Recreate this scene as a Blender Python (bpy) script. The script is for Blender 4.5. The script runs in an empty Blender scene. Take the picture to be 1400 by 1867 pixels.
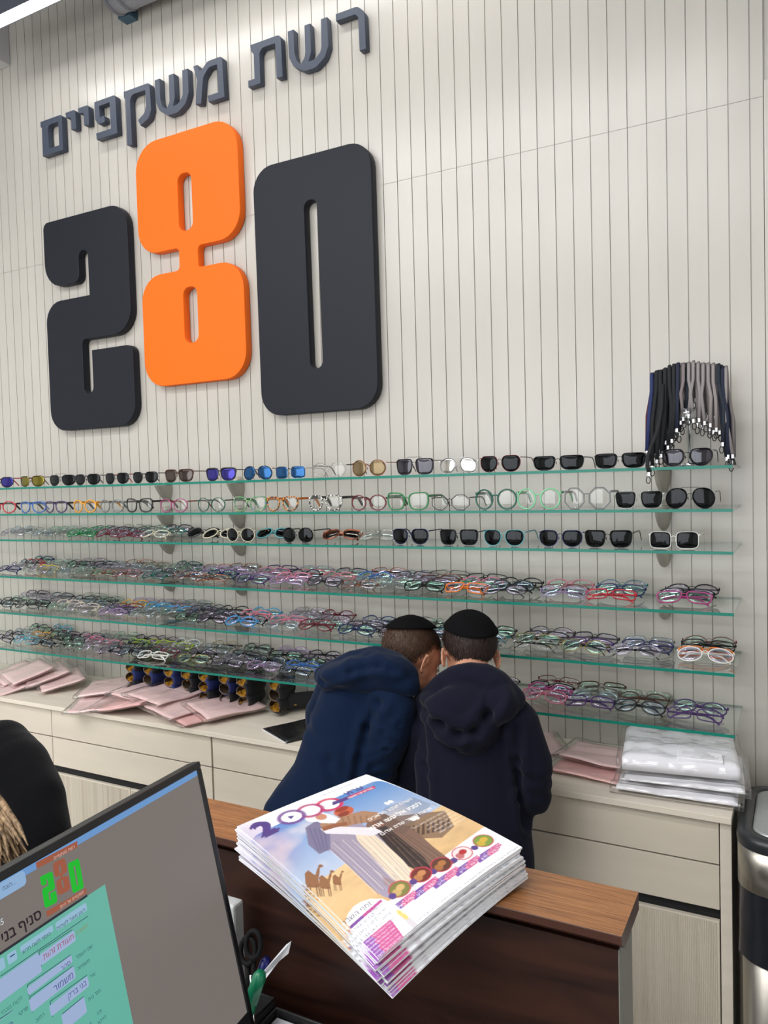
import bpy, bmesh, math, random
import numpy as np
from mathutils import Vector, Matrix, noise
from mathutils.geometry import tessellate_polygon
random.seed(280)
scene = bpy.context.scene
COL = scene.collection
# ---------------------------------------------------------------- camera
FPX = 1412.9
YAW, PIT, ROL = 0.4925, -0.0399, -0.0278
CAM = Vector((1.2333, -2.3589, 1.70))
def _basis():
    cy, sy = math.cos(YAW), math.sin(YAW)
    f = Vector((-sy*math.cos(PIT), cy*math.cos(PIT), math.sin(PIT)))
    r = Vector((cy, sy, 0)); u = r.cross(f)
    c, s = math.cos(ROL), math.sin(ROL)
    return r*c+u*s, u*c-r*s, f
RV, UV, FV = _basis()
cd = bpy.data.cameras.new('camera'); cam = bpy.data.objects.new('camera', cd); COL.objects.link(cam)
cd.sensor_fit = 'VERTICAL'; cd.sensor_height = 36.0; cd.lens = FPX*36.0/1867.0
cd.clip_start = 0.05; cd.clip_end = 40
m = Matrix((RV, UV, -FV)).transposed().to_4x4(); m.translation = CAM
cam.matrix_world = m
scene.camera = cam
# ---------------------------------------------------------------- view, light
scene.view_settings.view_transform = 'Standard'
scene.view_settings.look = 'None'
scene.view_settings.gamma = 1.0
scene.view_settings.use_curve_mapping = False
scene.view_settings.exposure = 0.0
cy_ = scene.cycles
cy_.max_bounces = 6; cy_.diffuse_bounces = 3; cy_.glossy_bounces = 3; cy_.transmission_bounces = 4
cy_.transparent_max_bounces = 40; cy_.caustics_reflective = False; cy_.caustics_refractive = False
cy_.sample_clamp_indirect = 4.0
cy_.use_denoising = True
wd = bpy.data.worlds.new('world'); scene.world = wd; wd.use_nodes = True
wd.node_tree.nodes['Background'].inputs[0].default_value = (0.80, 0.88, 1.0, 1)
wd.node_tree.nodes['Background'].inputs[1].default_value = 0.25
def area(name, loc, sx, sy, power, col=(1, .97, .93), rot=(0, 0, 0)):
    l = bpy.data.lights.new(name, 'AREA'); l.shape = 'RECTANGLE'; l.size = sx; l.size_y = sy
    l.energy = power; l.color = col
    o = bpy.data.objects.new(name, l); COL.objects.link(o); o.location = loc; o.rotation_euler = rot
    return o
LAMP_P = 1.22
area('ceiling_light_glow', (-1.1, -2.2, 3.77), 4.2, 0.25, 48*LAMP_P, (1, .99, .975))
area('ceiling_light_glow', (-.8, -3.4, 3.77), 4.2, 0.25, 56*LAMP_P, (1, .99, .975))
area('ceiling_light_glow', (-.8, -4.6, 3.77), 4.2, 0.25, 50*LAMP_P, (1, .99, .975))
area('front_fill_light', (-.4, -5.52, 1.75), 4.6, 2.2, 90, (.94, .97, 1.0), (math.radians(90), 0, 0))   # added frontal fill light behind the camera, set in the made-up fill_light_frame
# ---------------------------------------------------------------- pixel helper: a photo point at a chosen real depth
def at(px, py, ax, v):
    d = FV + RV*((px-700)/FPX) - UV*((py-933.5)/FPX)
    i = 'xyz'.index(ax)
    return CAM + d*((v-CAM[i])/d[i])
def zc(X): return (Vector(X)-CAM).dot(FV)
# ---------------------------------------------------------------- materials
MATS = {}
def mat(name, col, rough=.5, metal=0., spec=.5, bump=None, var=None, trans=0., sheen=0., coat=0., emit=None):
    """principled material; bump=(scale xyz, strength, detail); var=(scale xyz, amount) mottles the colour"""
    if name in MATS: return MATS[name]
    M = bpy.data.materials.new(name); M.use_nodes = True; nt = M.node_tree; b = nt.nodes['Principled BSDF']
    b.inputs['Base Color'].default_value = (*col, 1); b.inputs['Roughness'].default_value = rough
    b.inputs['Metallic'].default_value = metal; b.inputs['Specular IOR Level'].default_value = spec
    if sheen: b.inputs['Sheen Weight'].default_value = sheen; b.inputs['Sheen Roughness'].default_value = .4
    if coat: b.inputs['Coat Weight'].default_value = coat; b.inputs['Coat Roughness'].default_value = .12
    if emit: b.inputs['Emission Color'].default_value = (*emit[0], 1); b.inputs['Emission Strength'].default_value = emit[1]
    if bump or var: tc = nt.nodes.new('ShaderNodeTexCoord')
    if bump:
        mp = nt.nodes.new('ShaderNodeMapping'); mp.inputs['Scale'].default_value = bump[0]
        nz = nt.nodes.new('ShaderNodeTexNoise'); nz.inputs['Scale'].default_value = 1.0; nz.inputs['Detail'].default_value = bump[2] if len(bump) > 2 else 3
        bp = nt.nodes.new('ShaderNodeBump'); bp.inputs['Strength'].default_value = bump[1]; bp.inputs['Distance'].default_value = .002
        nt.links.new(tc.outputs['Object'], mp.inputs[0]); nt.links.new(mp.outputs[0], nz.inputs[0])
        nt.links.new(nz.outputs[0], bp.inputs['Height']); nt.links.new(bp.outputs[0], b.inputs['Normal'])
    if var:
        mp = nt.nodes.new('ShaderNodeMapping'); mp.inputs['Scale'].default_value = var[0]
        nz = nt.nodes.new('ShaderNodeTexNoise'); nz.inputs['Scale'].default_value = 1.0; nz.inputs['Detail'].default_value = 4
        cr = nt.nodes.new('ShaderNodeValToRGB')
        a = var[1]; cr.color_ramp.elements[0].position = .3; cr.color_ramp.elements[1].position = .7
        c2 = var[2] if len(var) > 2 else tuple(min(1, c*(1+a)) for c in col)
        cr.color_ramp.elements[0].color = (*[c*(1-a) for c in col], 1); cr.color_ramp.elements[1].color = (*c2, 1)
        nt.links.new(tc.outputs['Object'], mp.inputs[0]); nt.links.new(mp.outputs[0], nz.inputs[0])
        nt.links.new(nz.outputs[0], cr.inputs[0]); nt.links.new(cr.outputs[0], b.inputs['Base Color'])
    MATS[name] = M; return M
def thin(name, tint, gloss=(1, 1, 1), rough=.02, ior=1.5, boost=0.0, vary=None):
    """thin clear sheet: see-through tint with a mirror film"""
    if name in MATS: return MATS[name]
    M = bpy.data.materials.new(name); M.use_nodes = True; nt = M.node_tree
    for n in list(nt.nodes): nt.nodes.remove(n)
    out = nt.nodes.new('ShaderNodeOutputMaterial'); mx = nt.nodes.new('ShaderNodeMixShader')
    tr = nt.nodes.new('ShaderNodeBsdfTransparent'); gl = nt.nodes.new('ShaderNodeBsdfGlossy'); fr = nt.nodes.new('ShaderNodeFresnel')
    tr.inputs[0].default_value = (*tint, 1); gl.inputs['Color'].default_value = (*gloss, 1); gl.inputs['Roughness'].default_value = rough
    fr.inputs[0].default_value = ior
    ad = nt.nodes.new('ShaderNodeMath'); ad.operation = 'ADD'; ad.inputs[1].default_value = boost; ad.use_clamp = True
    ge = nt.nodes.new('ShaderNodeNewGeometry'); mr = nt.nodes.new('ShaderNodeMapRange')
    mr.inputs['To Min'].default_value = ior; mr.inputs['To Max'].default_value = 1/ior
    nt.links.new(ge.outputs['Backfacing'], mr.inputs['Value']); nt.links.new(mr.outputs[0], fr.inputs[0])
    nt.links.new(fr.outputs[0], ad.inputs[0]); nt.links.new(ad.outputs[0], mx.inputs[0])
    nt.links.new(tr.outputs[0], mx.inputs[1]); nt.links.new(gl.outputs[0], mx.inputs[2]); nt.links.new(mx.outputs[0], out.inputs[0])
    MATS[name] = M; return M
def srgb(r, g, b):
    f = lambda c: ((c/255+.055)/1.055)**2.4 if c > 10 else c/255/12.92
    return (f(r), f(g), f(b))
# ---------------------------------------------------------------- mesh builder
class MB:
    def __init__(s): s.v = []; s.f = []; s.mi = []; s.sm = []
    def add(s, vs, fs, mi=0, smooth=False, M=None):
        b = len(s.v)
        for v in vs: s.v.append(tuple(M @ Vector(v)) if M is not None else tuple(v))
        for f in fs: s.f.append([b+i for i in f]); s.mi.append(mi); s.sm.append(smooth)
        return s
    def box(s, a, b, mi=0, M=None, bev=0):
        x0, y0, z0 = a; x1, y1, z1 = b
        if bev:
            e = bev; P = []
            # chamfered box: 24 verts
            bm = bmesh.new(); bmesh.ops.create_cube(bm, size=1)
            for v in bm.verts: v.co = Vector(((x0+x1)/2+v.co.x*(x1-x0), (y0+y1)/2+v.co.y*(y1-y0), (z0+z1)/2+v.co.z*(z1-z0)))
            bmesh.ops.bevel(bm, geom=list(bm.edges), offset=e, segments=2, affect='EDGES', profile=.5)
            bm.verts.index_update()
            s.add([v.co.copy() for v in bm.verts], [[v.index for v in f.verts] for f in bm.faces], mi, False, M); bm.free(); return s
        vs = [(x0, y0, z0), (x1, y0, z0), (x1, y1, z0), (x0, y1, z0), (x0, y0, z1), (x1, y0, z1), (x1, y1, z1), (x0, y1, z1)]
        return s.add(vs, [(3, 2, 1, 0), (4, 5, 6, 7), (0, 1, 5, 4), (1, 2, 6, 5), (2, 3, 7, 6), (3, 0, 4, 7)], mi, False, M)
    def tube(s, pts, r, n=8, mi=0, cap=True, M=None, flat=None, closed=False):
        """round tube along pts; r a number or list; flat=(wx, wz) scales the section"""
        pts = [Vector(p) for p in pts]; N = len(pts); R = r if isinstance(r, (list, tuple)) else [r]*N
        vs = []; up = None
        for i, p in enumerate(pts):
            if closed: t = pts[(i+1) % N]-pts[i-1]
            else: t = pts[min(i+1, N-1)]-pts[max(i-1, 0)]
            t.normalize()
            if up is None: up = Vector((0, 0, 1)) if abs(t.z) < .9 else Vector((1, 0, 0))
            a = t.cross(up).normalized(); b = a.cross(t).normalized(); up = b
            fx, fz = flat or (1, 1)
            for k in range(n):
                w = 2*math.pi*k/n; vs.append(p+a*math.cos(w)*R[i]*fx+b*math.sin(w)*R[i]*fz)
        fs = []
        for i in range(N if closed else N-1):
            j = (i+1) % N
            for k in range(n): fs.append((i*n+k, i*n+(k+1) % n, j*n+(k+1) % n, j*n+k))
        if cap and not closed: fs.append(tuple(range(n))[::-1]); fs.append(tuple((N-1)*n+k for k in range(n)))
        return s.add(vs, fs, mi, True, M)
    def lathe(s, prof, n=32, mi=0, M=None, cap=True, smooth=True):
        vs = []; fs = []
        for (r, z) in prof:
            for k in range(n): vs.append((r*math.cos(2*math.pi*k/n), r*math.sin(2*math.pi*k/n), z))
        for i in range(len(prof)-1):
            for k in range(n): fs.append((i*n+k, i*n+(k+1) % n, (i+1)*n+(k+1) % n, (i+1)*n+k))
        if cap: fs.append(tuple(range(n))[::-1]); fs.append(tuple((len(prof)-1)*n+k for k in range(n)))
        return s.add(vs, fs, mi, smooth, M)
    def prism(s, pts, h0, h1, mi=0, M=None, axis='y', smooth=False):
        """polygon in (x,z) pushed along y (or in (x,y) along z)"""
        n = len(pts)
        g = (lambda p, h: (p[0], h, p[1])) if axis == 'y' else (lambda p, h: (p[0], p[1], h))
        vs = [g(p, h0) for p in pts]+[g(p, h1) for p in pts]
        fs = [tuple(range(n)), tuple(range(n, 2*n))[::-1]]+[(i, n+i, n+(i+1) % n, (i+1) % n) for i in range(n)]
        return s.add(vs, fs, mi, smooth, M)
    def ellipsoid(s, c, r, M=None, mi=0, seg=20, rings=12):
        vs = []; fs = []
        for i in range(rings+1):
            th = math.pi*i/rings
            for k in range(seg):
                ph = 2*math.pi*k/seg
                vs.append((c[0]+r[0]*math.sin(th)*math.cos(ph), c[1]+r[1]*math.sin(th)*math.sin(ph), c[2]+r[2]*math.cos(th)))
        for i in range(rings):
            for k in range(seg): fs.append((i*seg+k, (i+1)*seg+k, (i+1)*seg+(k+1) % seg, i*seg+(k+1) % seg))
        return s.add(vs, fs, mi, True, M)
    def mesh(s, name, mats):
        me = bpy.data.meshes.new(name); me.from_pydata(s.v, [], s.f)
        for m_ in (mats if isinstance(mats, (list, tuple)) else [mats]): me.materials.append(m_)
        me.polygons.foreach_set('material_index', s.mi); me.polygons.foreach_set('use_smooth', s.sm)
        me.validate(verbose=False); me.update(); return me
    def build(s, name, mats, parent=None, merge=False):
        me = s.mesh(name, mats)
        bm = bmesh.new(); bm.from_mesh(me)
        if merge: bmesh.ops.remove_doubles(bm, verts=bm.verts, dist=1e-5)
        bmesh.ops.recalc_face_normals(bm, faces=bm.faces); bm.to_mesh(me); bm.free()
        return link(name, me, parent)
def link(name, me, parent=None):
    o = bpy.data.objects.new(name, me); COL.objects.link(o)
    if parent is not None: o.parent = parent
    return o
def tag(o, label=None, cat=None, group=None, kind=None):
    if label: o['label'] = label
    if cat: o['category'] = cat
    if group: o['group'] = group
    if kind: o['kind'] = kind
    return o
def thing(name, label, cat, loc=(0, 0, 0), rot=(0, 0, 0), group=None):
    o = bpy.data.objects.new(name, None); COL.objects.link(o); o.location = loc; o.rotation_euler = rot
    o.empty_display_size = .05
    return tag(o, label, cat, group)
def struct(name, mb, mats, parent=None, label=None):
    o = mb.build(name, mats, parent)
    if parent is None: o['kind'] = 'structure'
    if label: o['label'] = label
    return o
def rounded(pts, rad, seg=7):
    """polygon with rounded corners; rad a number or one radius per corner"""
    n = len(pts); out = []; R = rad if isinstance(rad, (list, tuple)) else [rad]*n
    for i in range(n):
        p = Vector(pts[i][:2]); a = Vector(pts[i-1][:2])-p; b = Vector(pts[(i+1) % n][:2])-p
        la, lb = a.length, b.length; a.normalize(); b.normalize(); ang = a.angle(b)
        if R[i] <= 0 or ang > 3.1: out.append(tuple(p)); continue
        t = min(R[i]/math.tan(ang/2), la*.49, lb*.49); r = t*math.tan(ang/2)
        c = p+(a+b).normalized()*(r/math.sin(ang/2)); s0 = p+a*t-c; s1 = p+b*t-c
        a0 = math.atan2(s0.y, s0.x); a1 = math.atan2(s1.y, s1.x); d = (a1-a0+math.pi) % (2*math.pi)-math.pi
        for k in range(seg+1):
            w = a0+d*k/seg; out.append((c.x+r*math.cos(w), c.y+r*math.sin(w)))
    return out
def plate(name, outer, holes, y0, y1, material, bevel=.0015, parent=None):
    """solid plate in the xz plane with holes, via a filled 2D curve"""
    cu = bpy.data.curves.new(name, 'CURVE'); cu.dimensions = '2D'; cu.fill_mode = 'BOTH'
    cu.extrude = abs(y1-y0)/2-bevel; cu.bevel_depth = bevel; cu.bevel_resolution = 1; cu.offset = -bevel
    for loop in [outer]+holes:
        sp = cu.splines.new('POLY'); sp.points.add(len(loop)-1); sp.use_cyclic_u = True
        for q, p in zip(sp.points, loop): q.co = (p[0], p[1], 0, 1)
    tmp = bpy.data.objects.new('tmp', cu); COL.objects.link(tmp)
    dg = bpy.context.evaluated_depsgraph_get(); me = bpy.data.meshes.new_from_object(tmp.evaluated_get(dg)); bpy.data.objects.remove(tmp)
    me.transform(Matrix.Translation((0, (y0+y1)/2, 0)) @ Matrix.Rotation(math.pi/2, 4, 'X')); me.name = name
    me.materials.clear(); me.materials.append(material)
    return link(name, me, parent)
def text_mesh(txt, size=1.0, bold=0.0):
    """flat text polygons (x right, y up); right-to-left words are passed already reversed"""
    cu = bpy.data.curves.new('t', 'FONT'); cu.body = txt; cu.size = size; cu.fill_mode = 'NONE'; cu.resolution_u = 3
    cu.align_x = 'LEFT'
    tmp = bpy.data.objects.new('tmp', cu); COL.objects.link(tmp); dg = bpy.context.evaluated_depsgraph_get()
    me = bpy.data.meshes.new_from_object(tmp.evaluated_get(dg)); bpy.data.objects.remove(tmp)
    P = [Vector((v.co.x, v.co.y, 0)) for v in me.vertices]; nb = {}
    for e in me.edges:
        a, b = e.vertices; nb.setdefault(a, []).append(b); nb.setdefault(b, []).append(a)
    bpy.data.meshes.remove(me); seen = set(); loops = []
    for s0 in nb:
        if s0 in seen: continue
        lp = [s0]; seen.add(s0); cur = s0
        while True:
            nx = [q for q in nb[cur] if q not in seen]
            if not nx: break
            cur = min(nx, key=lambda q: abs(q-cur)); lp.append(cur); seen.add(cur)
        if len(lp) > 2: loops.append(lp if lp[1] >= lp[0] else [lp[0]]+lp[:0:-1])
    ar = lambda lp: sum(P[lp[i-1]].x*P[lp[i]].y-P[lp[i]].x*P[lp[i-1]].y for i in range(len(lp)))/2
    if not loops: return [], []
    A = [ar(l) for l in loops]; sg = math.copysign(1, A[max(range(len(A)), key=lambda i: abs(A[i]))])
    def inside(pt, lp):
        c = False
        for i in range(len(lp)):
            a, b = P[lp[i-1]], P[lp[i]]
            if (a.y > pt.y) != (b.y > pt.y) and pt.x < (b.x-a.x)*(pt.y-a.y)/(b.y-a.y)+a.x: c = not c
        return c
    vs, fs = [], []
    for l, a in zip(loops, A):
        if any(ah*a < 0 and abs(ah) > abs(a) and inside(P[l[0]], h) for h, ah in zip(loops, A)): continue
        grp = [l]+[h for h, ah in zip(loops, A) if ah*a < 0 and abs(ah) < abs(a) and inside(P[h[0]], l)]
        flat = [P[i] for g in grp for i in g]; b0 = len(vs); vs += [tuple(p) for p in flat]
        fs += [tuple(b0+i for i in t) for t in tessellate_polygon([[P[i] for i in g] for g in grp])]
    if bold:
        v0, f0, n0 = list(vs), list(fs), len(vs)
        for k, (dx, dy) in enumerate(((bold, 0), (-bold, 0), (0, bold), (0, -bold))):
            vs += [(x+dx, y+dy, z) for x, y, z in v0]; fs += [tuple(i+n0*(k+1) for i in f) for f in f0]
    return vs, fs
# ---------------------------------------------------------------- soft bodies: many primitives melted into one skin
def capsule_pts(mb, p0, r0, p1, r1, n=14):
    p0, p1 = Vector(p0), Vector(p1); L = (p1-p0).length; k = max(1, int(L/(min(r0, r1)*.35)))
    for i in range(k+1):
        t = i/k; c = p0.lerp(p1, t); r = r0+(r1-r0)*t
        mb.ellipsoid(c, (r, r, r), seg=n, rings=8)
def melt(name, mb, voxel, smooth, material, parent=None, M=None, fn=None, factor=.5):
    me = mb.mesh(name, material)
    o = bpy.data.objects.new('tmp', me); COL.objects.link(o)
    md = o.modifiers.new('r', 'REMESH'); md.mode = 'VOXEL'; md.voxel_size = voxel; md.use_smooth_shade = True
    if smooth: ms = o.modifiers.new('s', 'SMOOTH'); ms.iterations = smooth; ms.factor = factor
    dg = bpy.context.evaluated_depsgraph_get(); me2 = bpy.data.meshes.new_from_object(o.evaluated_get(dg))
    bpy.data.objects.remove(o); bpy.data.meshes.remove(me); me2.name = name
    if not me2.materials: me2.materials.append(material)
    if fn:
        nv = [(v.co.copy(), v.normal.copy()) for v in me2.vertices]
        for v, (c, n_) in zip(me2.vertices, nv):
            v.co = c+n_*fn(c, n_)
        me2.update()
        o2 = bpy.data.objects.new('tmp', me2); COL.objects.link(o2); ms = o2.modifiers.new('s', 'SMOOTH'); ms.iterations = 4; ms.factor = .5
        me3 = bpy.data.meshes.new_from_object(o2.evaluated_get(bpy.context.evaluated_depsgraph_get())); bpy.data.objects.remove(o2); bpy.data.meshes.remove(me2); me2 = me3; me2.name = name
    me2.polygons.foreach_set('use_smooth', [True]*len(me2.polygons))
    if M is not None: me2.transform(M)
    return link(name, me2, parent)
# ================================================================ ROOM
M_wall = mat('wall_board_beige', srgb(192, 188, 180), .25, spec=.6, bump=((900, 900, 6), .05), var=((7, 7, .8), .035))
M_plain = mat('wall_plain', (.78, .77, .75), .7)
M_ceil = mat('ceiling_dark', srgb(62, 70, 92), .8)
M_floor = mat('floor_tile', srgb(168, 164, 158), .35, var=((2, 2, 2), .06))
PITCH = .0534; ZS = 2.701; ZTOP = 4.0
def groove_wall():
    mb = MB(); g = .0016; dp = .0045
    def strip(x0, x1, z0, z1):
        mb.add([(x0, 0, z0), (x1, 0, z0), (x1, 0, z1), (x0, 0, z1)], [(0, 1, 2, 3)])
        mb.add([(x1, 0, z0), (x1+.0004, dp, z0), (x1+.0004, dp, z1), (x1, 0, z1)], [(0, 1, 2, 3)])
        mb.add([(x0-.0004, dp, z0), (x0, 0, z0), (x0, 0, z1), (x0-.0004, dp, z1)], [(0, 1, 2, 3)])
    xs = [PITCH*k for k in range(-84, 22)]
    for a, b in zip(xs[:-1], xs[1:]):
        strip(a+g, b-g, 0, ZS-.0005); strip(a+g, b-g, ZS+.0005, ZTOP)
    strip(xs[-1]+g, 1.1535, 0, ZS-.0005); strip(xs[-1]+g, 1.1535, ZS+.0005, ZTOP)
    mb.add([(-4.6, dp, 0), (1.1535, dp, 0), (1.1535, dp, ZTOP), (-4.6, dp, ZTOP)], [(0, 1, 2, 3)])
    mb.box((-4.6, dp+.001, 0), (1.1535, .12, ZTOP))
    mb.box((1.1535, .010, 0), (3.0, .12, ZTOP))
    return mb
struct('wall_back', groove_wall(), M_wall)
mb = MB(); mb.box((1.1555, -.006, 0), (3.0, .010, 2.742), bev=.003)
struct('trim_1', mb, M_wall)
mb = MB(); mb.box((-4.7, -5.6, 0), (-4.6, .12, ZTOP)); struct('wall_left', mb, M_plain)
mb = MB(); mb.box((3.0, -5.6, 0), (3.1, .12, ZTOP)); struct('wall_right', mb, M_plain)
mb = MB(); mb.box((-4.6, -5.7, 0), (3.0, -5.6, ZTOP)); struct('wall_front', mb, M_plain)
mb = MB(); mb.box((-4.7, -5.7, -.1), (3.1, .12, 0)); struct('floor', mb, M_floor)
mb = MB(); mb.box((-4.7, -5.7, ZTOP), (3.1, .12, ZTOP+.1)); struct('ceiling', mb, M_ceil)
M_fill = mat('fill_frame_grey', srgb(70, 74, 80), .5)
mb = MB(); mb.box((-2.8, -5.6, .55), (2.0, -5.56, .62)); mb.box((-2.8, -5.6, 2.88), (2.0, -5.56, 2.95))
for xx in (-2.8, -1.2, .4, 1.95): mb.box((xx, -5.6, .62), (xx+.05, -5.56, 2.88))
struct('fill_light_frame', mb, M_fill)  # made-up frame on the unseen front wall, added around the fill light
# bulkhead box in the far upper corner
mb = MB(); mb.box((-4.6, -.45, 3.60), (-1.862, 0, ZTOP), bev=.004)
struct('trim_2', mb, mat('bulkhead_grey', srgb(196, 196, 198), .6))
# round duct hanging along the wall
t = thing('air_duct', 'round grey metal air duct running along the top of the wall', 'duct', (-1.115, -.10, 3.628))
mb = MB(); RX = Matrix.Rotation(math.pi/2, 4, 'Y')
mb.lathe([(.075, 0), (.075, 3.2)], 40, M=RX); mb.build('duct_pipe', mat('duct_grey', srgb(160, 163, 172), .45, .3), t)
for xx in (0.0, .06, .9, 1.8, 2.7):
    mb = MB(); mb.lathe([(.0752, xx), (.079, xx+.004), (.079, xx+.012), (.0752, xx+.016)], 40, M=RX, cap=False); mb.build('seam_ring', mat('duct_seam', srgb(120, 124, 134), .5, .3), t)
mb = MB(); mb.box((-.030, .052, -.062), (.030, .0985, -.045)); mb.box((-.030, .080, -.045), (.030, .0985, .37)); mb.build('hanger_plate', mat('teal_plate', srgb(62, 92, 110), .5), t)
# linear lamps
M_diff = mat('lamp_diffuser', (1, 1, 1), .5, emit=((1, .99, .98), 19))
M_house = mat('lamp_housing', srgb(90, 94, 104), .5, .2)
def linear_lamp(x0, x1, y, z, label, w=.055):
    t = thing('ceiling_light', label, 'light', ((x0+x1)/2, y, z), group=None); L = (x1-x0)/2
    mb = MB(); mb.box((-L, -w/2-.004, .004), (L, w/2+.004, .06)); mb.box((-L, -w/2-.004, -.018), (L, -w/2-.001, .004)); mb.box((-L, w/2+.001, -.018), (L, w/2+.004, .004)); mb.build('housing', M_house, t)
    mb = MB(); mb.box((-L+.002, -w/2, -.016), (L-.002, w/2, .0035)); mb.build('diffuser', M_diff, t)
    mb = MB()
    for xx in (-L*.8, 0, L*.8): mb.tube([(xx, 0, .06), (xx, 0, ZTOP-z)], .0015, 6)
    mb.build('hanging_wire', M_house, t)
    return t
linear_lamp(-1.72, .75, -.30, 3.56, 'long white linear lamp hung close beside the boarded wall')
linear_lamp(-3.2, 1.0, -2.2, 3.79, 'long white linear lamp hung above the boys, out of frame')
linear_lamp(-2.9, 1.3, -3.4, 3.79, 'long white linear lamp hung above the desk, out of frame')
linear_lamp(-2.9, 1.3, -4.6, 3.79, 'long white linear lamp hung near the rear of the shop, out of frame')

# ================================================================ WALL SIGN
M_dark = mat('sign_charcoal', srgb(26, 29, 38), .5, spec=.25)
M_orange = mat('sign_orange', srgb(244, 108, 4), .55, spec=.3)
M_side = mat('sign_letter_grey', srgb(60, 68, 84), .5)
Y0, Y1 = -.037, -.002
def digit(name, outer, holes, M, label):
    o = plate(name, outer, holes, Y0, Y1, M, .002); tag(o, label, 'sign', 'large wall digits'); return o
two = rounded([(-1.652, 2.856), (-1.154, 2.856), (-1.152, 2.333), (-1.441, 2.333), (-1.441, 2.105), (-1.385, 2.105), (-1.385, 2.284), (-1.150, 2.284), (-1.147, 1.957), (-1.656, 1.957), (-1.656, 2.514), (-1.385, 2.514), (-1.385, 2.704), (-1.441, 2.704), (-1.441, 2.576), (-1.652, 2.576)],
              [.03, .095, .1, .02, .027, .027, 0, .035, .09, .09, .09, 0, .027, .027, .035, .1])
digit('sign_digit', two, [], M_dark, 'large charcoal digit 2, leftmost of the three wall digits')
eight = rounded([(-1.095, 3.060), (-.583, 3.060), (-.580, 2.620), (-.789, 2.620), (-.789, 2.538), (-.576, 2.538), (-.574, 2.101), (-1.087, 2.101), (-1.087, 2.540), (-.884, 2.540), (-.884, 2.626), (-1.095, 2.626)],
                [.11, .11, .11, .018, .010, .11, .1, .1, .1, .018, .018, .1])
h1 = rounded([(-.879, 2.904), (-.809, 2.904), (-.809, 2.686), (-.879, 2.686)], .03); h2 = rounded([(-.871, 2.470), (-.801, 2.470), (-.801, 2.256), (-.871, 2.256)], .03)
digit('sign_digit', eight, [h1, h2], M_orange, 'large orange digit 8 in the middle of the wall digits')
zero = rounded([(-.518, 2.848), (-.026, 2.848), (-.022, 1.950), (-.512, 1.950)], .085)
digit('sign_digit', zero, [rounded([(-.299, 2.691), (-.245, 2.691), (-.241, 2.105), (-.293, 2.105)], .024)], M_dark, 'large charcoal digit 0, rightmost of the three wall digits')
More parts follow.
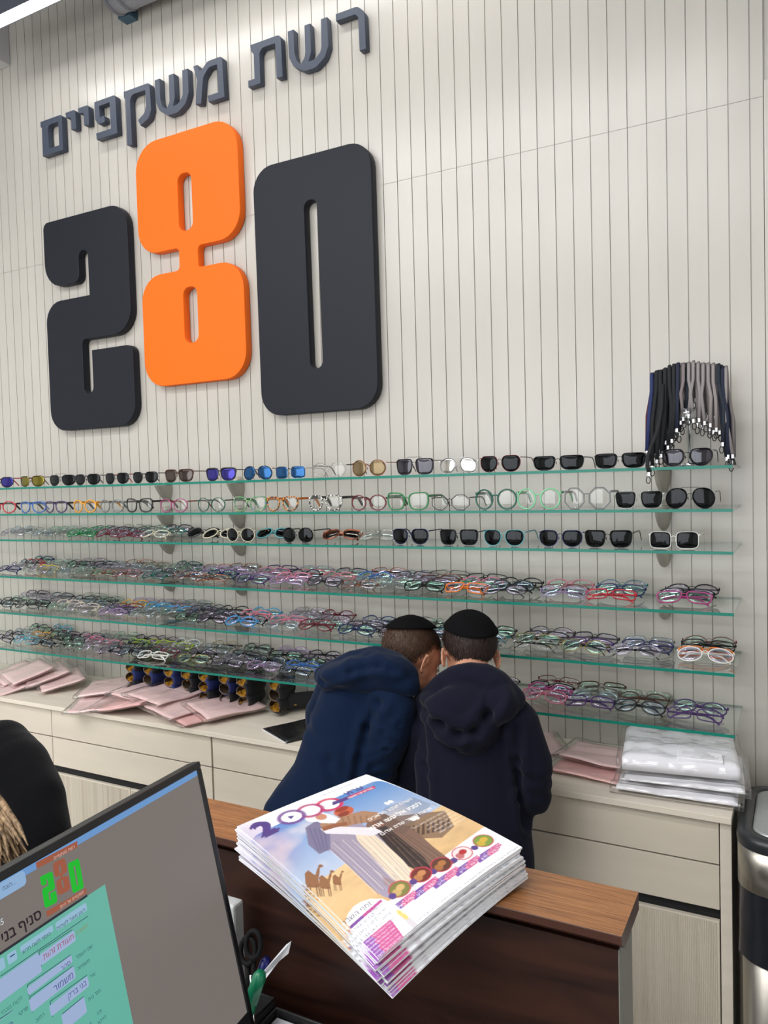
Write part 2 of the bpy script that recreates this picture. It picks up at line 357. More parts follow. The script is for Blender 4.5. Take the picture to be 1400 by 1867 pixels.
LET = [
 ('final mem', [[(-1.648, 3.291), (-1.514, 3.291), (-1.514, 3.143), (-1.642, 3.143), (-1.640, 3.266), (-1.648, 3.268)], [(-1.604, 3.266), (-1.537, 3.266), (-1.537, 3.168), (-1.602, 3.168)]], [[0, .012, 0, 0, 0, 0], [.018, 0, 0, 0]]),
 ('yod', [[(-1.491, 3.291), (-1.431, 3.291), (-1.430, 3.211), (-1.458, 3.213), (-1.458, 3.264), (-1.487, 3.269)]], [[0, .012, 0, 0, .008, 0]]),
 ('yod', [[(-1.415, 3.291), (-1.353, 3.291), (-1.353, 3.210), (-1.382, 3.213), (-1.382, 3.264), (-1.411, 3.269)]], [[0, .012, 0, 0, .008, 0]]),
 ('pe', [[(-1.317, 3.292), (-1.197, 3.292), (-1.194, 3.138), (-1.312, 3.139), (-1.314, 3.165), (-1.229, 3.165), (-1.231, 3.270), (-1.291, 3.270), (-1.290, 3.224), (-1.264, 3.226), (-1.260, 3.198), (-1.300, 3.198), (-1.317, 3.221)]], [[0, .012, 0, 0, 0, 0, 0, 0, 0, .006, .008, .012, .01]]),
 ('qof', [[(-1.150, 3.291), (-1.010, 3.291), (-1.006, 3.185), (-1.021, 3.155), (-1.066, 3.138), (-1.078, 3.162), (-1.044, 3.180), (-1.033, 3.205), (-1.034, 3.268), (-1.105, 3.268), (-1.117, 3.250), (-1.115, 3.074), (-1.142, 3.078), (-1.142, 3.258), (-1.150, 3.268)]], [[0, .012, .02, .02, 0, 0, .02, .02, 0, .02, .02, 0, 0, .01, 0]]),
 ('shin', [[(-.982, 3.292), (-.956, 3.292), (-.956, 3.212), (-.945, 3.180), (-.925, 3.169), (-.910, 3.190), (-.909, 3.292), (-.883, 3.292), (-.882, 3.200), (-.893, 3.171), (-.868, 3.172), (-.842, 3.195), (-.840, 3.292), (-.813, 3.292), (-.811, 3.202), (-.828, 3.165), (-.868, 3.141), (-.920, 3.141), (-.964, 3.172), (-.981, 3.211)]], [[0, 0, .03, .02, 0, .02, 0, 0, .02, 0, .03, .03, 0, 0, .03, .03, .03, .03, .03, .03]]),
 ('mem', [[(-.785, 3.292), (-.765, 3.292), (-.750, 3.262), (-.716, 3.292), (-.645, 3.292), (-.640, 3.142), (-.716, 3.142), (-.720, 3.166), (-.668, 3.166), (-.670, 3.268), (-.710, 3.268), (-.738, 3.240), (-.752, 3.145), (-.780, 3.149), (-.768, 3.236)]], [[0, 0, .01, .03, .012, 0, 0, 0, 0, 0, .02, .02, 0, 0, .02]]),
 ('tav', [[(-.515, 3.294), (-.379, 3.294), (-.376, 3.145), (-.403, 3.147), (-.405, 3.269), (-.462, 3.269), (-.474, 3.255), (-.474, 3.148), (-.529, 3.148), (-.529, 3.171), (-.500, 3.171), (-.500, 3.258), (-.512, 3.272)]], [[0, .018, 0, 0, 0, .015, .015, 0, 0, 0, 0, .01, 0]]),
 ('shin', [[(-.349, 3.294), (-.324, 3.294), (-.323, 3.212), (-.314, 3.182), (-.298, 3.168), (-.281, 3.186), (-.278, 3.205), (-.278, 3.294), (-.255, 3.294), (-.253, 3.198), (-.266, 3.168), (-.240, 3.168), (-.216, 3.186), (-.211, 3.202), (-.210, 3.295), (-.185, 3.295), (-.182, 3.198), (-.199, 3.163), (-.236, 3.139), (-.285, 3.139), (-.328, 3.166), (-.346, 3.202)]], [[0, 0, .03, .02, 0, .02, .02, 0, 0, .02, 0, .03, .02, .02, 0, 0, .03, .03, .03, .03, .03, .03]]),
 ('resh', [[(-.150, 3.294), (-.064, 3.294), (-.038, 3.268), (-.036, 3.147), (-.061, 3.147), (-.063, 3.258), (-.074, 3.270), (-.149, 3.270)]], [[0, .03, .03, 0, 0, .012, .012, 0]])]
WHERE = ['at the far left end of the sign', 'beside the square final letter at the left', 'just left of the hook-nosed pe', 'left of the letter with the long leg', 'with the long leg above the orange 8', 'above the orange 8, in the long word', 'beginning the long word', 'ending the short word', 'in the middle of the short word', 'at the far right end of the sign']
for (nm, loops, rad), wh in zip(LET, WHERE):
    ls = [rounded(l, r, 5) for l, r in zip(loops, rad)]
    o = plate('sign_letter', ls[0], ls[1:], -.030, -.002, M_side, .001)
    tag(o, 'dark grey raised Hebrew letter '+nm+' '+wh, 'letter', 'Hebrew letters of the wall sign')

# ================================================================ LOW CABINET UNDER THE SHELVES
M_lam = mat('laminate_cream', srgb(222, 213, 198), .42, spec=.4, bump=((6, 200, 200), .06), var=((3, 26, 26), .05))
M_lamd = mat('laminate_front', srgb(208, 199, 183), .45, spec=.4, bump=((5, 5, 160), .05), var=((3, 3, 18), .04))
M_gap = mat('cabinet_inside', (.012, .012, .014), .8)
M_reed = mat('reeded_door', srgb(208, 200, 185), .5, spec=.35)
mb = MB(); mb.box((-4.2, -.402, .8675), (1.088, -.0008, .8835), bev=.0012)
tag(mb.build('worktop', M_lam), 'long cream laminate worktop running under the glass shelves', 'worktop')
def cabinet(x0, x1, label, openx=None, endp=False, gapr=False):
    t = thing('drawer_cabinet', label, 'cabinet', ((x0+x1)/2, -.2, 0), group='cream drawer cabinets under the worktop'); h = (x1-x0)/2
    mb = MB()
    mb.box((-h, -.165, .08), (h-(.022 if endp else 0), .195, .8670)) ; mb.box((-h, -.12, 0), (h-.022 if endp else h, .195, .08))
    mb.build('body', M_gap, t)
    xe = h-(.028 if endp else .0015)-(.004 if gapr else 0)
    mb = MB(); mb.box((-h+.0015, -.188, .7605), (xe, -.168, .8615), bev=.001); mb.build('drawer', M_lamd, t)
    mb = MB(); mb.box((-h+.0015, -.188, .6490), (xe, -.168, .7565), bev=.001); mb.build('drawer', M_lamd, t)
    # reeded doors below an open finger gap
    mb = MB(); a, b = -h+.0015, xe; n = max(1, round((b-a)/.45)); w = (b-a)/n
    for i in range(n):
        mb = MB(); xa, xb = a+i*w+.001, a+(i+1)*w-.001
        mb.box((xa, -.180, .09), (xb, -.166, .616), bev=.0015)
        q = xa+.004
        while q < xb-.006:
            wd_ = .0028+.0016*noise.noise(Vector((q*90, i, x0)))
            mb.add([(q, -.180, .092), (q+wd_/2, -.1818, .092), (q+wd_, -.180, .092), (q, -.180, .612), (q+wd_/2, -.1818, .612), (q+wd_, -.180, .612)], [(0, 1, 4, 3), (1, 2, 5, 4), (3, 4, 5)]); q += wd_+.0012
        mb.build('door', M_reed, t)
    if endp:
        mb = MB(); mb.box((h-.0255, -.190, 0), (h, .199, .8672), bev=.001); mb.build('end_panel', M_lam, t)
    return t
XS = [-4.1, -2.85, -1.292, -.500, .29, 1.087]
LB = ['cream drawer cabinet out at the far left end, mostly out of frame', 'cream drawer cabinet behind the person in black', 'cream drawer cabinet directly under the left pink bags', 'cream drawer cabinet left behind the boy in blue', 'cream drawer cabinet at the right end beside the steel bin']
for a, b, l in zip(XS[:-1], XS[1:], LB): cabinet(a, b, l, endp=(b == XS[-1]), gapr=(b == -.500))
# ================================================================ GLASS SHELVES
SZ = [1.716, 1.608, 1.502, 1.349, 1.197, 1.043]      # top faces
SD = .274; GT = .0078; XR = 1.089; XB = -.836
M_glass = thin('shelf_glass', (.962, .984, .974), (1, 1, 1), .015, 1.5, 0)
M_gedge = mat('glass_edge_teal', (.010, .19, .14), .25, spec=.3)
M_gend = thin('glass_end', (.42, .56, .51), (1, 1, 1), .02, 1.5, .02)
ORD = ['top', 'second', 'third', 'fourth', 'fifth', 'bottom']
def shelf(x0, x1, zt, label, grp):
    mb = MB(); z0 = zt-GT; y0, y1 = -SD, -.0006
    v = [(x0, y0, z0), (x1, y0, z0), (x1, y1, z0), (x0, y1, z0), (x0, y0, zt), (x1, y0, zt), (x1, y1, zt), (x0, y1, zt)]
    mb.add(v, [(4, 5, 6, 7)], 0); mb.add(v, [(3, 2, 1, 0)], 0)
    mb.add(v, [(0, 1, 5, 4)], 1); mb.add(v, [(1, 2, 6, 5), (3, 0, 4, 7), (2, 3, 7, 6)], 2)
    o = mb.build('glass_shelf', [M_glass, M_gedge, M_gend], merge=True); tag(o, label, 'shelf', grp); return o
M_nick = mat('bracket_nickel', srgb(178, 174, 163), .38, .35)
def bracket(x, zt, label):
    t = thing('shelf_bracket', label, 'bracket', (x, -.001, zt), group='nickel shell brackets holding the glass shelves')
    # lower shell: a quarter of an egg under the glass
    mb = MB(); N, K = 18, 12; vs = []; fs = []
    for i in range(N+1):
        u = i/N            # down
        for k in range(K+1):
            a = math.pi*k/K
            s = math.sqrt(max(0, 1-u**2.2))
            vs.append((-math.cos(a)*.0215*s, -math.sin(a)*(.072*(1-u)**.55+.004), -GT-.001-u*.066))
    for i in range(N):
        for k in range(K): fs.append((i*(K+1)+k, (i+1)*(K+1)+k, (i+1)*(K+1)+k+1, i*(K+1)+k+1))
    mb.add(vs, fs, 0, True); mb.add([vs[k] for k in range(K+1)], [tuple(range(K+1))])
    mb.add([(-.0215, 0, -GT-.001), (.0215, 0, -GT-.001), (.0215, 0, -GT-.03), (-.0215, 0, -GT-.03)], [(0, 1, 2, 3)])
    mb.build('lower_shell', M_nick, t)
    mb = MB(); vs = []; fs = []
    for i in range(9):
        th = math.pi/2*i/8
        for k in range(K+1):
            a = math.pi*k/K
            vs.append((-math.cos(a)*.0205*math.cos(th), -math.sin(a)*.036*math.cos(th), .0005+.017*math.sin(th)))
    for i in range(8):
        for k in range(K): fs.append((i*(K+1)+k, (i+1)*(K+1)+k, (i+1)*(K+1)+k+1, i*(K+1)+k+1))
    mb.add(vs, fs, 0, True); mb.add([vs[k] for k in range(K+1)], [tuple(range(K+1))]); mb.build('upper_cap', M_nick, t)
for i, z in enumerate(SZ):
    shelf(XB+.0012, XR, z, ORD[i]+' glass shelf of the right hand run, with teal green edge', 'glass shelves, right hand run')
    shelf(-3.3, XB-.0012, z, ORD[i]+' glass shelf of the left hand run, ending at the joint', 'glass shelves, left hand run')
    bracket(.886, z, 'nickel shell bracket under the '+ORD[i]+' glass shelf near its right end')
    bracket(-.655, z, 'nickel shell bracket under the '+ORD[i]+' glass shelf just right of the joint')
    bracket(-1.02, z, 'nickel shell bracket under the '+ORD[i]+' glass shelf just left of the joint')
# ================================================================ EYEWEAR
CC = dict(black=(22, 22, 24), charcoal=(55, 56, 60), grey=(125, 128, 130), silver=(190, 192, 195), clear=(214, 218, 214), white=(238, 238, 232),
          brown=(74, 44, 34), tortoise=(80, 52, 36), burgundy=(110, 28, 44), red=(190, 38, 56), pink=(216, 128, 150), magenta=(176, 70, 130), lilac=(168, 140, 180),
          purple=(74, 46, 104), navy=(36, 46, 92), blue=(56, 108, 186), sky=(72, 158, 214), teal=(40, 128, 134), green=(34, 132, 74), mint=(126, 214, 160), lime=(176, 204, 70),
          darkgreen=(18, 92, 76), yellow=(222, 190, 60), amber=(232, 160, 40), orange=(240, 128, 40), coral=(234, 120, 90), gold=(190, 160, 96), cream=(226, 218, 192), copper=(172, 104, 78), turquoise=(92, 178, 186))
CN = dict(darkgreen='dark green', sky='bright blue', mint='light green', lime='lime green')
def fmat(c):
    met = c in ('silver', 'gold', 'copper')
    if c in ('clear',):
        M = thin('frame_clear', (.80, .83, .81), (1, 1, 1), .08, 1.5, .12); return M
    return mat('frame_'+c, srgb(*CC[c]), .25, metal=.85 if met else 0, spec=.6)
LM = dict(
    plain=thin('lens_plain', (.98, .985, .98), (1, 1, 1), .05, 1.38, .01),
    viol=thin('lens_violet_coat', (.98, .975, .985), (.86, .74, 1.0), .04, 1.45, .11),
    bluec=thin('lens_blue_coat', (.975, .982, .985), (.66, .82, 1.0), .04, 1.45, .12),
    greenc=thin('lens_green_coat', (.978, .985, .98), (.62, 1.0, .84), .04, 1.45, .12),
    sun=thin('lens_sun_grey', (.055, .06, .07), (.9, .95, 1), .05, 1.35, 0),
    sunp=thin('lens_sun_plum', (.13, .11, .15), (.9, .9, 1), .04, 1.5, .03),
    sunb=thin('lens_sun_brown', (.15, .10, .08), (1, .9, .85), .04, 1.5, .03),
    bronze=mat('lens_bronze', srgb(120, 104, 76), .12, metal=.6),
    mblue=mat('lens_mirror_blue', srgb(42, 84, 130), .12, metal=.85),
    mviolet=mat('lens_mirror_violet', srgb(62, 58, 136), .12, metal=.85),
    mgold=mat('lens_mirror_gold', srgb(124, 116, 50), .12, metal=.85),
    msilver=mat('lens_mirror_silver', srgb(190, 188, 182), .08, metal=.9))
NO = 22
def lens_outline(shape, w, h, n=NO):
    out = []
    if shape in ('hexagonal', 'octagonal'):
        k = 6 if shape == 'hexagonal' else 8; off = 0 if k == 6 else math.pi/8
        vs = [(math.cos(off+2*math.pi*i/k), math.sin(off+2*math.pi*i/k)) for i in range(k)]
        mx = max(abs(a) for a, b in vs); my = max(abs(b) for a, b in vs)
        per = 24//k
        for i in range(k):
            a, b = vs[i], vs[(i+1) % k]
            for j in range(per):
                t = (j+.0)/per; out.append(((a[0]+(b[0]-a[0])*t)/mx*w/2, (a[1]+(b[1]-a[1])*t)/my*h/2))
        return out
    e = dict(round=2.0, oval=2.0, rectangular=4.2, square=3.6, cat=2.8, aviator=2.3, browline=2.8, panto=2.2, wayfarer=3.2)[shape]
    for i in range(n):
        a = 2*math.pi*i/n; c, s = math.cos(a), math.sin(a)
        x = math.copysign(abs(c)**(2/e), c); y = math.copysign(abs(s)**(2/e), s)
        # x>0 is the outer side
        if shape == 'cat': y += .30*max(0, x)**2*max(0, y+.2); x *= 1+.08*y
        if shape == 'aviator': x *= 1-.16*(-y) if y < 0 else 1; x += .12*(-y)*1; y *= 1.05
        if shape in ('browline', 'panto'): x *= 1+.10*y; y = min(y, .86)
        if shape == 'wayfarer': x *= 1+.13*y; y = min(y, .90)
        out.append((x*w/2, y*h/2))
    return out
def curve_y(x): return 1.9*x*x
def glasses_meshes(key, shape, wt, h, rim, depth, folded=False, bar=False, fat=None, topthick=0):
    """returns dict of meshes without materials bound to objects"""
    br = .0125*wt/.14; ep = .0035; w = (wt-br-2*ep)/2-rim; cx = br/2+w/2+rim
    o = lens_outline(shape, w, h); n = len(o); zc_ = h/2+rim
    fr = MB(); hb = None
    for sgn in (-1, 1):
        vs = []
        for ring in range(4):
            for (x, y) in o:
                L = math.hypot(x, y) or 1; nx, ny = x/L, y/L
                rr = rim+(topthick if y > h*.12 else 0)
                k = rr if ring in (1, 2) else 0.0
                X = sgn*(cx+x+nx*k); Z = zc_+y+ny*k
                Y = curve_y(X)+(0 if ring in (0, 1) else depth)
                vs.append((X, Y, Z))
        fs = []
        for a, b in ((0, 1), (1, 2), (2, 3), (3, 0)):
            for i in range(n):
                j = (i+1) % n; q = (a*n+i, a*n+j, b*n+j, b*n+i); fs.append(q if sgn > 0 else q[::-1])
        fr.add(vs, fs, 0, True)
        # end piece
        ez = zc_+h*.32; xo = sgn*(cx+w/2+rim*.3)
        ew = max(rim*.9, .0013)
        x1 = sgn*wt/2; fr.box((min(xo, x1), curve_y(xo)+.0002, ez-ew), (max(xo, x1), curve_y(x1)+depth*.9+.004, ez+ew))
    bz = zc_+h*.2; bt = max(rim*.55, .0007); xb = br/2+rim*.8
    fr.tube([(-xb, .001+depth*.4, bz-.002), (-xb*.5, depth*.4, bz+.0015), (0, depth*.35, bz+.0025), (xb*.5, depth*.4, bz+.0015), (xb, .001+depth*.4, bz-.002)], bt, 6)
    if bar: fr.tube([(-cx*.75, .002, zc_+h*.48), (-cx*.6, .002, zc_+h*.56), (cx*.6, .002, zc_+h*.56), (cx*.75, .002, zc_+h*.48)], .0007, 6)
    # little nose pads on wire frames
    if rim < .0022:
        for s_ in (-1, 1): fr.ellipsoid((s_*br*.42, .006, zc_-.001), (.0012, .0022, .005), seg=8, rings=5)
    ls = {}
    for nm, sgn in (('L', -1), ('R', 1)):
        lm = MB(); c0 = sgn*cx; vs = []; rings = 3 if folded else 6
        for face, off in ((0, depth*.35), (1, depth*.35+.0012)):
            for r_ in range(1, rings+1):
                for (x, y) in o:
                    X = c0+sgn*x*r_/rings; Z = zc_+y*r_/rings
                    Y = curve_y(X)+off-.0018*(1-(r_/rings)**2)
                    vs.append((X, Y, Z))
            vs.append((c0, curve_y(c0)+off-.0018, zc_))
        st = rings*n+1; fs = []
        for face in (0, 1):
            b = face*st; cen = b+rings*n
            for i in range(n):
                j = (i+1) % n; fs.append((cen, b+i, b+j))
                for r_ in range(rings-1): fs.append((b+r_*n+i, b+(r_+1)*n+i, b+(r_+1)*n+j, b+r_*n+j))
        q = (rings-1)*n
        for i in range(n):
            j = (i+1) % n; fs.append((q+i, q+j, st+q+j, st+q+i))
        lm.add(vs, fs, 0, True); ls[nm] = lm
    tw, th = (fat or (max(rim*.5, .0009), max(rim*1.0, .0013)))
    ez = zc_+h*.32
    def temple(sgn):
        mb = MB(); X = sgn*wt/2; y0 = curve_y(X)+.004
        if not folded:
            pts = [(X, y0, ez), (X*1.0, y0+.05, ez), (X*.99, y0+.092, ez-.001), (X*.98, y0+.110, ez-.008), (X*.97, y0+.132, max(.003, ez-.030))]
        else:
            yy = y0*.55+(.008 if sgn > 0 else .0135); s = -sgn
            pts = [(X, y0, ez), (X*.985, yy+.002, ez), (X*.9, yy+.002, ez), (X+s*.092, yy, ez-.001), (X+s*.110, yy, ez-.007), (X+s*.130, yy, max(.004, ez-.026))]
        rr = [1]*(len(pts)-2)+[1.15, .9]
        # flat strip
        vs = []; fs = []
        for i, p in enumerate(pts):
            a = Vector(pts[min(i+1, len(pts)-1)])-Vector(pts[max(i-1, 0)]); a.normalize()
            up = Vector((0, 0, 1)); side = a.cross(up).normalized(); up2 = side.cross(a).normalized()
            for (u, v_) in ((-1, -1), (1, -1), (1, 1), (-1, 1)): vs.append(Vector(p)+side*(u*tw*rr[i])+up2*(v_*th*rr[i]))
        for i in range(len(pts)-1):
            for k in range(4): fs.append((i*4+k, i*4+(k+1) % 4, (i+1)*4+(k+1) % 4, (i+1)*4+k))
        fs += [(3, 2, 1, 0), tuple((len(pts)-1)*4+k for k in range(4))]
        return mb.add(vs, fs)
    return fr, ls, temple(-1), temple(1)
def build_glasses(label, shape, wt, h, rim, fcol, lens, tcol=None, folded=False, bar=False, fat=None, group=None, topthick=0, name='eyeglasses', cat='glasses', depth=None, fmat2=None):
    fr, ls, tl, tr = glasses_meshes(None, shape, wt, h, rim, depth or (.0035 if rim > .002 else .0018), folded, bar, fat, topthick)
    t = thing(name, label, cat, group=group)
    fm = fmat2 or fmat(fcol); tm = fmat(tcol or fcol)
    fr.build('frame', fm, t)
    for k in 'LR': ls[k].build('lens', LM[lens], t)
    a = tl.build('temple', tm, t); b = tr.build('temple', tm, t)
    if tcol and tcol != fcol:
        for o in (a, b): o['label'] = CN.get(tcol, tcol)+' temple arm'
    return t
def stripe_mat(name, c1, c2, sc=260, c3=None):
    M = mat(name, srgb(*c1), .3); nt = M.node_tree; b = nt.nodes['Principled BSDF']
    if 'x' in M: return M
    M['x'] = 1
    tc = nt.nodes.new('ShaderNodeTexCoord'); nz = nt.nodes.new('ShaderNodeTexNoise'); nz.inputs['Scale'].default_value = sc; nz.inputs['Detail'].default_value = 0
    cr = nt.nodes.new('ShaderNodeValToRGB'); cr.color_ramp.interpolation = 'CONSTANT'
    cr.color_ramp.elements[0].color = (*srgb(*c1), 1); cr.color_ramp.elements[1].color = (*srgb(*c2), 1); cr.color_ramp.elements[1].position = .5
    if c3: e = cr.color_ramp.elements.new(.6); e.color = (*srgb(*c3), 1)
    nt.links.new(tc.outputs['Object'], nz.inputs[0]); nt.links.new(nz.outputs[0], cr.inputs[0]); nt.links.new(cr.outputs[0], b.inputs['Base Color'])
    return M
def stand(px0, px1, row, yd, **kw):
    """upright open pair between two photo columns, on shelf row"""
    rowy = [(891, 846), (937, 927), (985, 1004)][row]
    f = lambda px: at(px, rowy[0]+(rowy[1]-rowy[0])*px/1335-12, 'y', yd).x
    xa, xb = f(px0), f(px1); rot = kw.pop('rot', 0); wt = min(.156, max(.126, xb-xa))
    t = build_glasses(wt=wt, **kw); t.location = ((xa+xb)/2, yd, SZ[row]+.0004); t.rotation_euler = (math.radians(kw.get('lean', 0)), 0, math.radians(rot)); return t
G1 = 'sunglasses standing on the top glass shelf'; G2 = 'frames standing on the second glass shelf'; G3 = 'sunglasses on the third glass shelf'
top_row = [
 (-22, 21, dict(shape='panto', h=.044, rim=.002, fcol='black', lens='mviolet', tcol='red', label='sunglasses with violet mirror lenses and red arms, cut by the left photo edge')),
 (33, 78, dict(shape='panto', h=.045, rim=0.0017, fcol='tortoise', lens='mgold', tcol='brown', label='dark tortoise sunglasses with yellow mirror lenses on the top shelf')),
 (85, 136, dict(shape='panto', h=.044, rim=0.0017, fcol='charcoal', lens='sun', tcol='clear', label='grey lens sunglasses with clear bridge next to the yellow mirror pair', bar=True)),
 (134, 180, dict(shape='panto', h=.043, rim=0.0017, fcol='black', lens='sun', label='black sunglasses touching the grey clear-bridge pair on the top shelf')),
 (189, 233, dict(shape='panto', h=.043, rim=0.0017, fcol='charcoal', lens='sun', tcol='red', label='dark sunglasses with thin red arms on the top shelf')),
 (239, 286, dict(shape='panto', h=.043, rim=0.0016, fcol='charcoal', lens='sun', label='thin dark sunglasses just left of the shelf joint, top shelf')),
 (298, 350, dict(shape='browline', h=.045, rim=0.0016, fcol='brown', lens='sunb', topthick=.003, label='brown browline sunglasses standing just right of the shelf joint')),
 (373, 428, dict(shape='browline', h=.044, rim=0.0017, fcol='black', lens='mviolet', topthick=.003, label='black browline sunglasses with bright blue violet mirror lenses')),
 (443, 493, dict(shape='aviator', h=.044, rim=0.0011, fcol='charcoal', lens='mblue', label='thin aviator sunglasses with deep blue lenses')),
 (502, 553, dict(shape='square', h=.040, rim=0.0010, fcol='silver', lens='mblue', label='square wire sunglasses with blue lenses')),
 (570, 628, dict(shape='round', h=.046, rim=.0016, fcol='clear', lens='plain', tcol='black', label='clear round spectacles with dark arms, only clear pair on the top shelf')),
 (644, 698, dict(shape='round', h=.050, rim=.0009, fcol='copper', lens='bronze', label='round wire sunglasses with brown lenses')),
 (720, 790, dict(shape='wayfarer', h=.050, rim=0.0010, fcol='charcoal', lens='sunp', bar=True, label='large plum grey sunglasses with a thin bar above the bridge')),
 (803, 866, dict(shape='aviator', h=.044, rim=0.0010, fcol='silver', lens='msilver', bar=True, label='silver mirror aviator sunglasses with straight top bar')),
 (874, 948, dict(shape='panto', h=.049, rim=0.0012, fcol='burgundy', lens='sun', label='dark sunglasses with thin dark red wire rims on the top shelf')),
 (970, 1064, dict(shape='wayfarer', h=.040, rim=0.0017, fcol='black', lens='sun', label='black rectangular sunglasses, left one of the two big rectangular pairs')),
 (1082, 1178, dict(shape='wayfarer', h=.040, rim=0.0017, fcol='black', lens='sun', label='black rectangular sunglasses beside the hanging cord end')),
 (1205, 1301, dict(shape='panto', h=.046, rim=0.0016, fcol='black', lens='sunp', label='thin dark sunglasses with grey violet lenses at the foot of the cord stand'))]
for a, b, k in top_row: stand(a, b, 0, -.232, name='sunglasses' if k['lens'] != 'plain' else 'eyeglasses', cat='sunglasses' if k['lens'] != 'plain' else 'glasses', group=G1, folded=False, **k)
MULTI = stripe_mat('frame_multi_green', (60, 140, 96), (206, 206, 120), 190, (60, 110, 170)); TORT = stripe_mat('frame_tortoise_orange', (50, 34, 28), (240, 150, 50), 210)
ZEB = stripe_mat('frame_black_white', (24, 24, 24), (236, 236, 230), 230); 
mid_row = [
 (-22, 27, dict(shape='round', h=.044, rim=.0038, fcol='red', lens='plain', tcol='charcoal', label='thick red round frame cut by the left photo edge')),
 (33, 80, dict(shape='panto', h=.044, rim=.0036, fcol='blue', lens='plain', label='translucent blue frame on the second shelf')),
 (80, 119, dict(shape='panto', h=.044, rim=.0034, fcol='purple', lens='plain', tcol='charcoal', label='dark purple frame right of the blue one')),
 (134, 170, dict(shape='oval', h=.044, rim=.0038, fcol='amber', lens='plain', label='amber yellow frame on the second shelf')),
 (181, 222, dict(shape='round', h=.044, rim=.0032, fcol='grey', lens='plain', label='pale grey round frame between the amber and the black cat-eye frames')),
 (228, 275, dict(shape='cat', h=.044, rim=.0042, fcol='black', lens='plain', fat=(.0018, .0035), label='chunky black cat-eye frame near the shelf joint')),
 (290, 339, dict(shape='octagonal', h=.044, rim=.0022, fcol='magenta', lens='plain', tcol='copper', label='thin pinkish red octagonal frame beside the black cat-eye frame')),
 (361, 405, dict(shape='round', h=.046, rim=.0022, fcol='darkgreen', lens='plain', tcol='charcoal', label='thin black green round frame on the second shelf')),
 (424, 482, dict(shape='cat', h=.044, rim=.0042, fcol='green', fmat2=MULTI, lens='plain', tcol='green', label='mottled green, yellow and blue cat-eye frame')),
 (484, 541, dict(shape='panto', h=.046, rim=.0036, fcol='orange', fmat2=TORT, lens='plain', tcol='orange', label='orange and tortoise frame with orange arms')),
 (562, 620, dict(shape='panto', h=.047, rim=.0042, fcol='white', fmat2=ZEB, lens='plain', tcol='black', label='black and white striped round frame')),
 (640, 701, dict(shape='round', h=.044, rim=.0030, fcol='burgundy', lens='plain', label='burgundy round frame left of the green cat-eye frame')),
 (704, 779, dict(shape='cat', h=.048, rim=.0036, fcol='green', lens='plain', label='emerald green cat-eye frame with angular corners')),
 (788, 852, dict(shape='octagonal', h=.042, rim=.0018, fcol='charcoal', lens='plain', label='thin dark wire frame with cut-corner square lenses')),
 (868, 938, dict(shape='round', h=.052, rim=.0040, fcol='darkgreen', lens='plain', label='dark green round frame with squarish lenses')),
 (944, 1018, dict(shape='round', h=.053, rim=.0032, fcol='mint', lens='plain', label='light green round frame')),
 (1031, 1108, dict(shape='octagonal', h=.053, rim=.0032, fcol='grey', lens='plain', label='grey octagonal frame with clear lenses')),
 (1124, 1204, dict(shape='wayfarer', h=.046, rim=0.0017, fcol='clear', lens='sun', label='sunglasses with clear grey rims and dark lenses, second shelf')),
 (1216, 1300, dict(shape='aviator', h=.050, rim=0.0009, fcol='charcoal', lens='sun', bar=True, label='dark aviator sunglasses with thin bar above the bridge at the right shelf end'))]
for a, b, k in mid_row: stand(a, b, 1, -.235, name='sunglasses' if k['lens'] == 'sun' else 'eyeglasses', cat='sunglasses' if k['lens'] == 'sun' else 'glasses', group=G2, folded=False, **k)
third = [
 (415, 458, dict(shape='oval', h=.046, rim=0.0017, fcol='cream', lens='sun', label='sunglasses with pale clear rims standing on the third shelf')),
 (516, 567, dict(shape='round', h=.048, rim=0.0017, fcol='black', lens='sun', label='black round sunglasses standing on the third shelf, arm bent to the right')),
 (718, 776, dict(shape='panto', h=.049, rim=0.0017, fcol='navy', lens='sun', label='dark navy round sunglasses right of the clear folded pair')),
 (803, 868, dict(shape='wayfarer', h=.047, rim=0.0017, fcol='charcoal', lens='sun', label='charcoal sunglasses left of the turquoise pair')),
 (886, 949, dict(shape='panto', h=.047, rim=0.0017, fcol='turquoise', lens='sun', label='sunglasses with pale turquoise rims')),
 (981, 1062, dict(shape='panto', h=.047, rim=0.0017, fcol='navy', lens='sun', label='navy sunglasses overlapping the black pair on the third shelf')),
 (1064, 1153, dict(shape='wayfarer', h=.047, rim=0.0017, fcol='black', lens='sun', label='black sunglasses in front of the navy pair on the third shelf')),
 (1184, 1273, dict(shape='rectangular', h=.042, rim=0.0017, fcol='white', lens='sun', label='white rimmed dark sunglasses at the right end of the third shelf'))]
for a, b, k in third: stand(a, b, 2, -.225, name='sunglasses', cat='sunglasses', group=G3, folded=False, **k)
def lying(px, row, yd, label, lean, rz, zup, **kw):
    rowy = [(891, 846), (937, 927), (985, 1004)][row]
    x = at(px, rowy[0]+(rowy[1]-rowy[0])*px/1335-8, 'y', yd).x
    t = build_glasses(label=label, wt=.142, folded=True, name='sunglasses', cat='sunglasses', group=G3, **kw)
    t.location = (x, yd, SZ[row]+zup); t.rotation_euler = (math.radians(-lean), 0, math.radians(rz)); return t
lying(366, 2, -.17, 'grey lens sunglasses folded flat at the left end of the third shelf, right hand run', 48, 10, .013, shape='oval', h=.044, rim=.0028, fcol='charcoal', lens='sun')
lying(394, 2, -.20, 'pale rimmed sunglasses lying behind the standing pale pair', 50, 8, .013, shape='oval', h=.044, rim=.003, fcol='cream', lens='sun')
lying(494, 2, -.17, 'pale blue sunglasses folded and lying left of the black round pair', 45, 8, .013, shape='panto', h=.044, rim=.0028, fcol='turquoise', lens='sun')
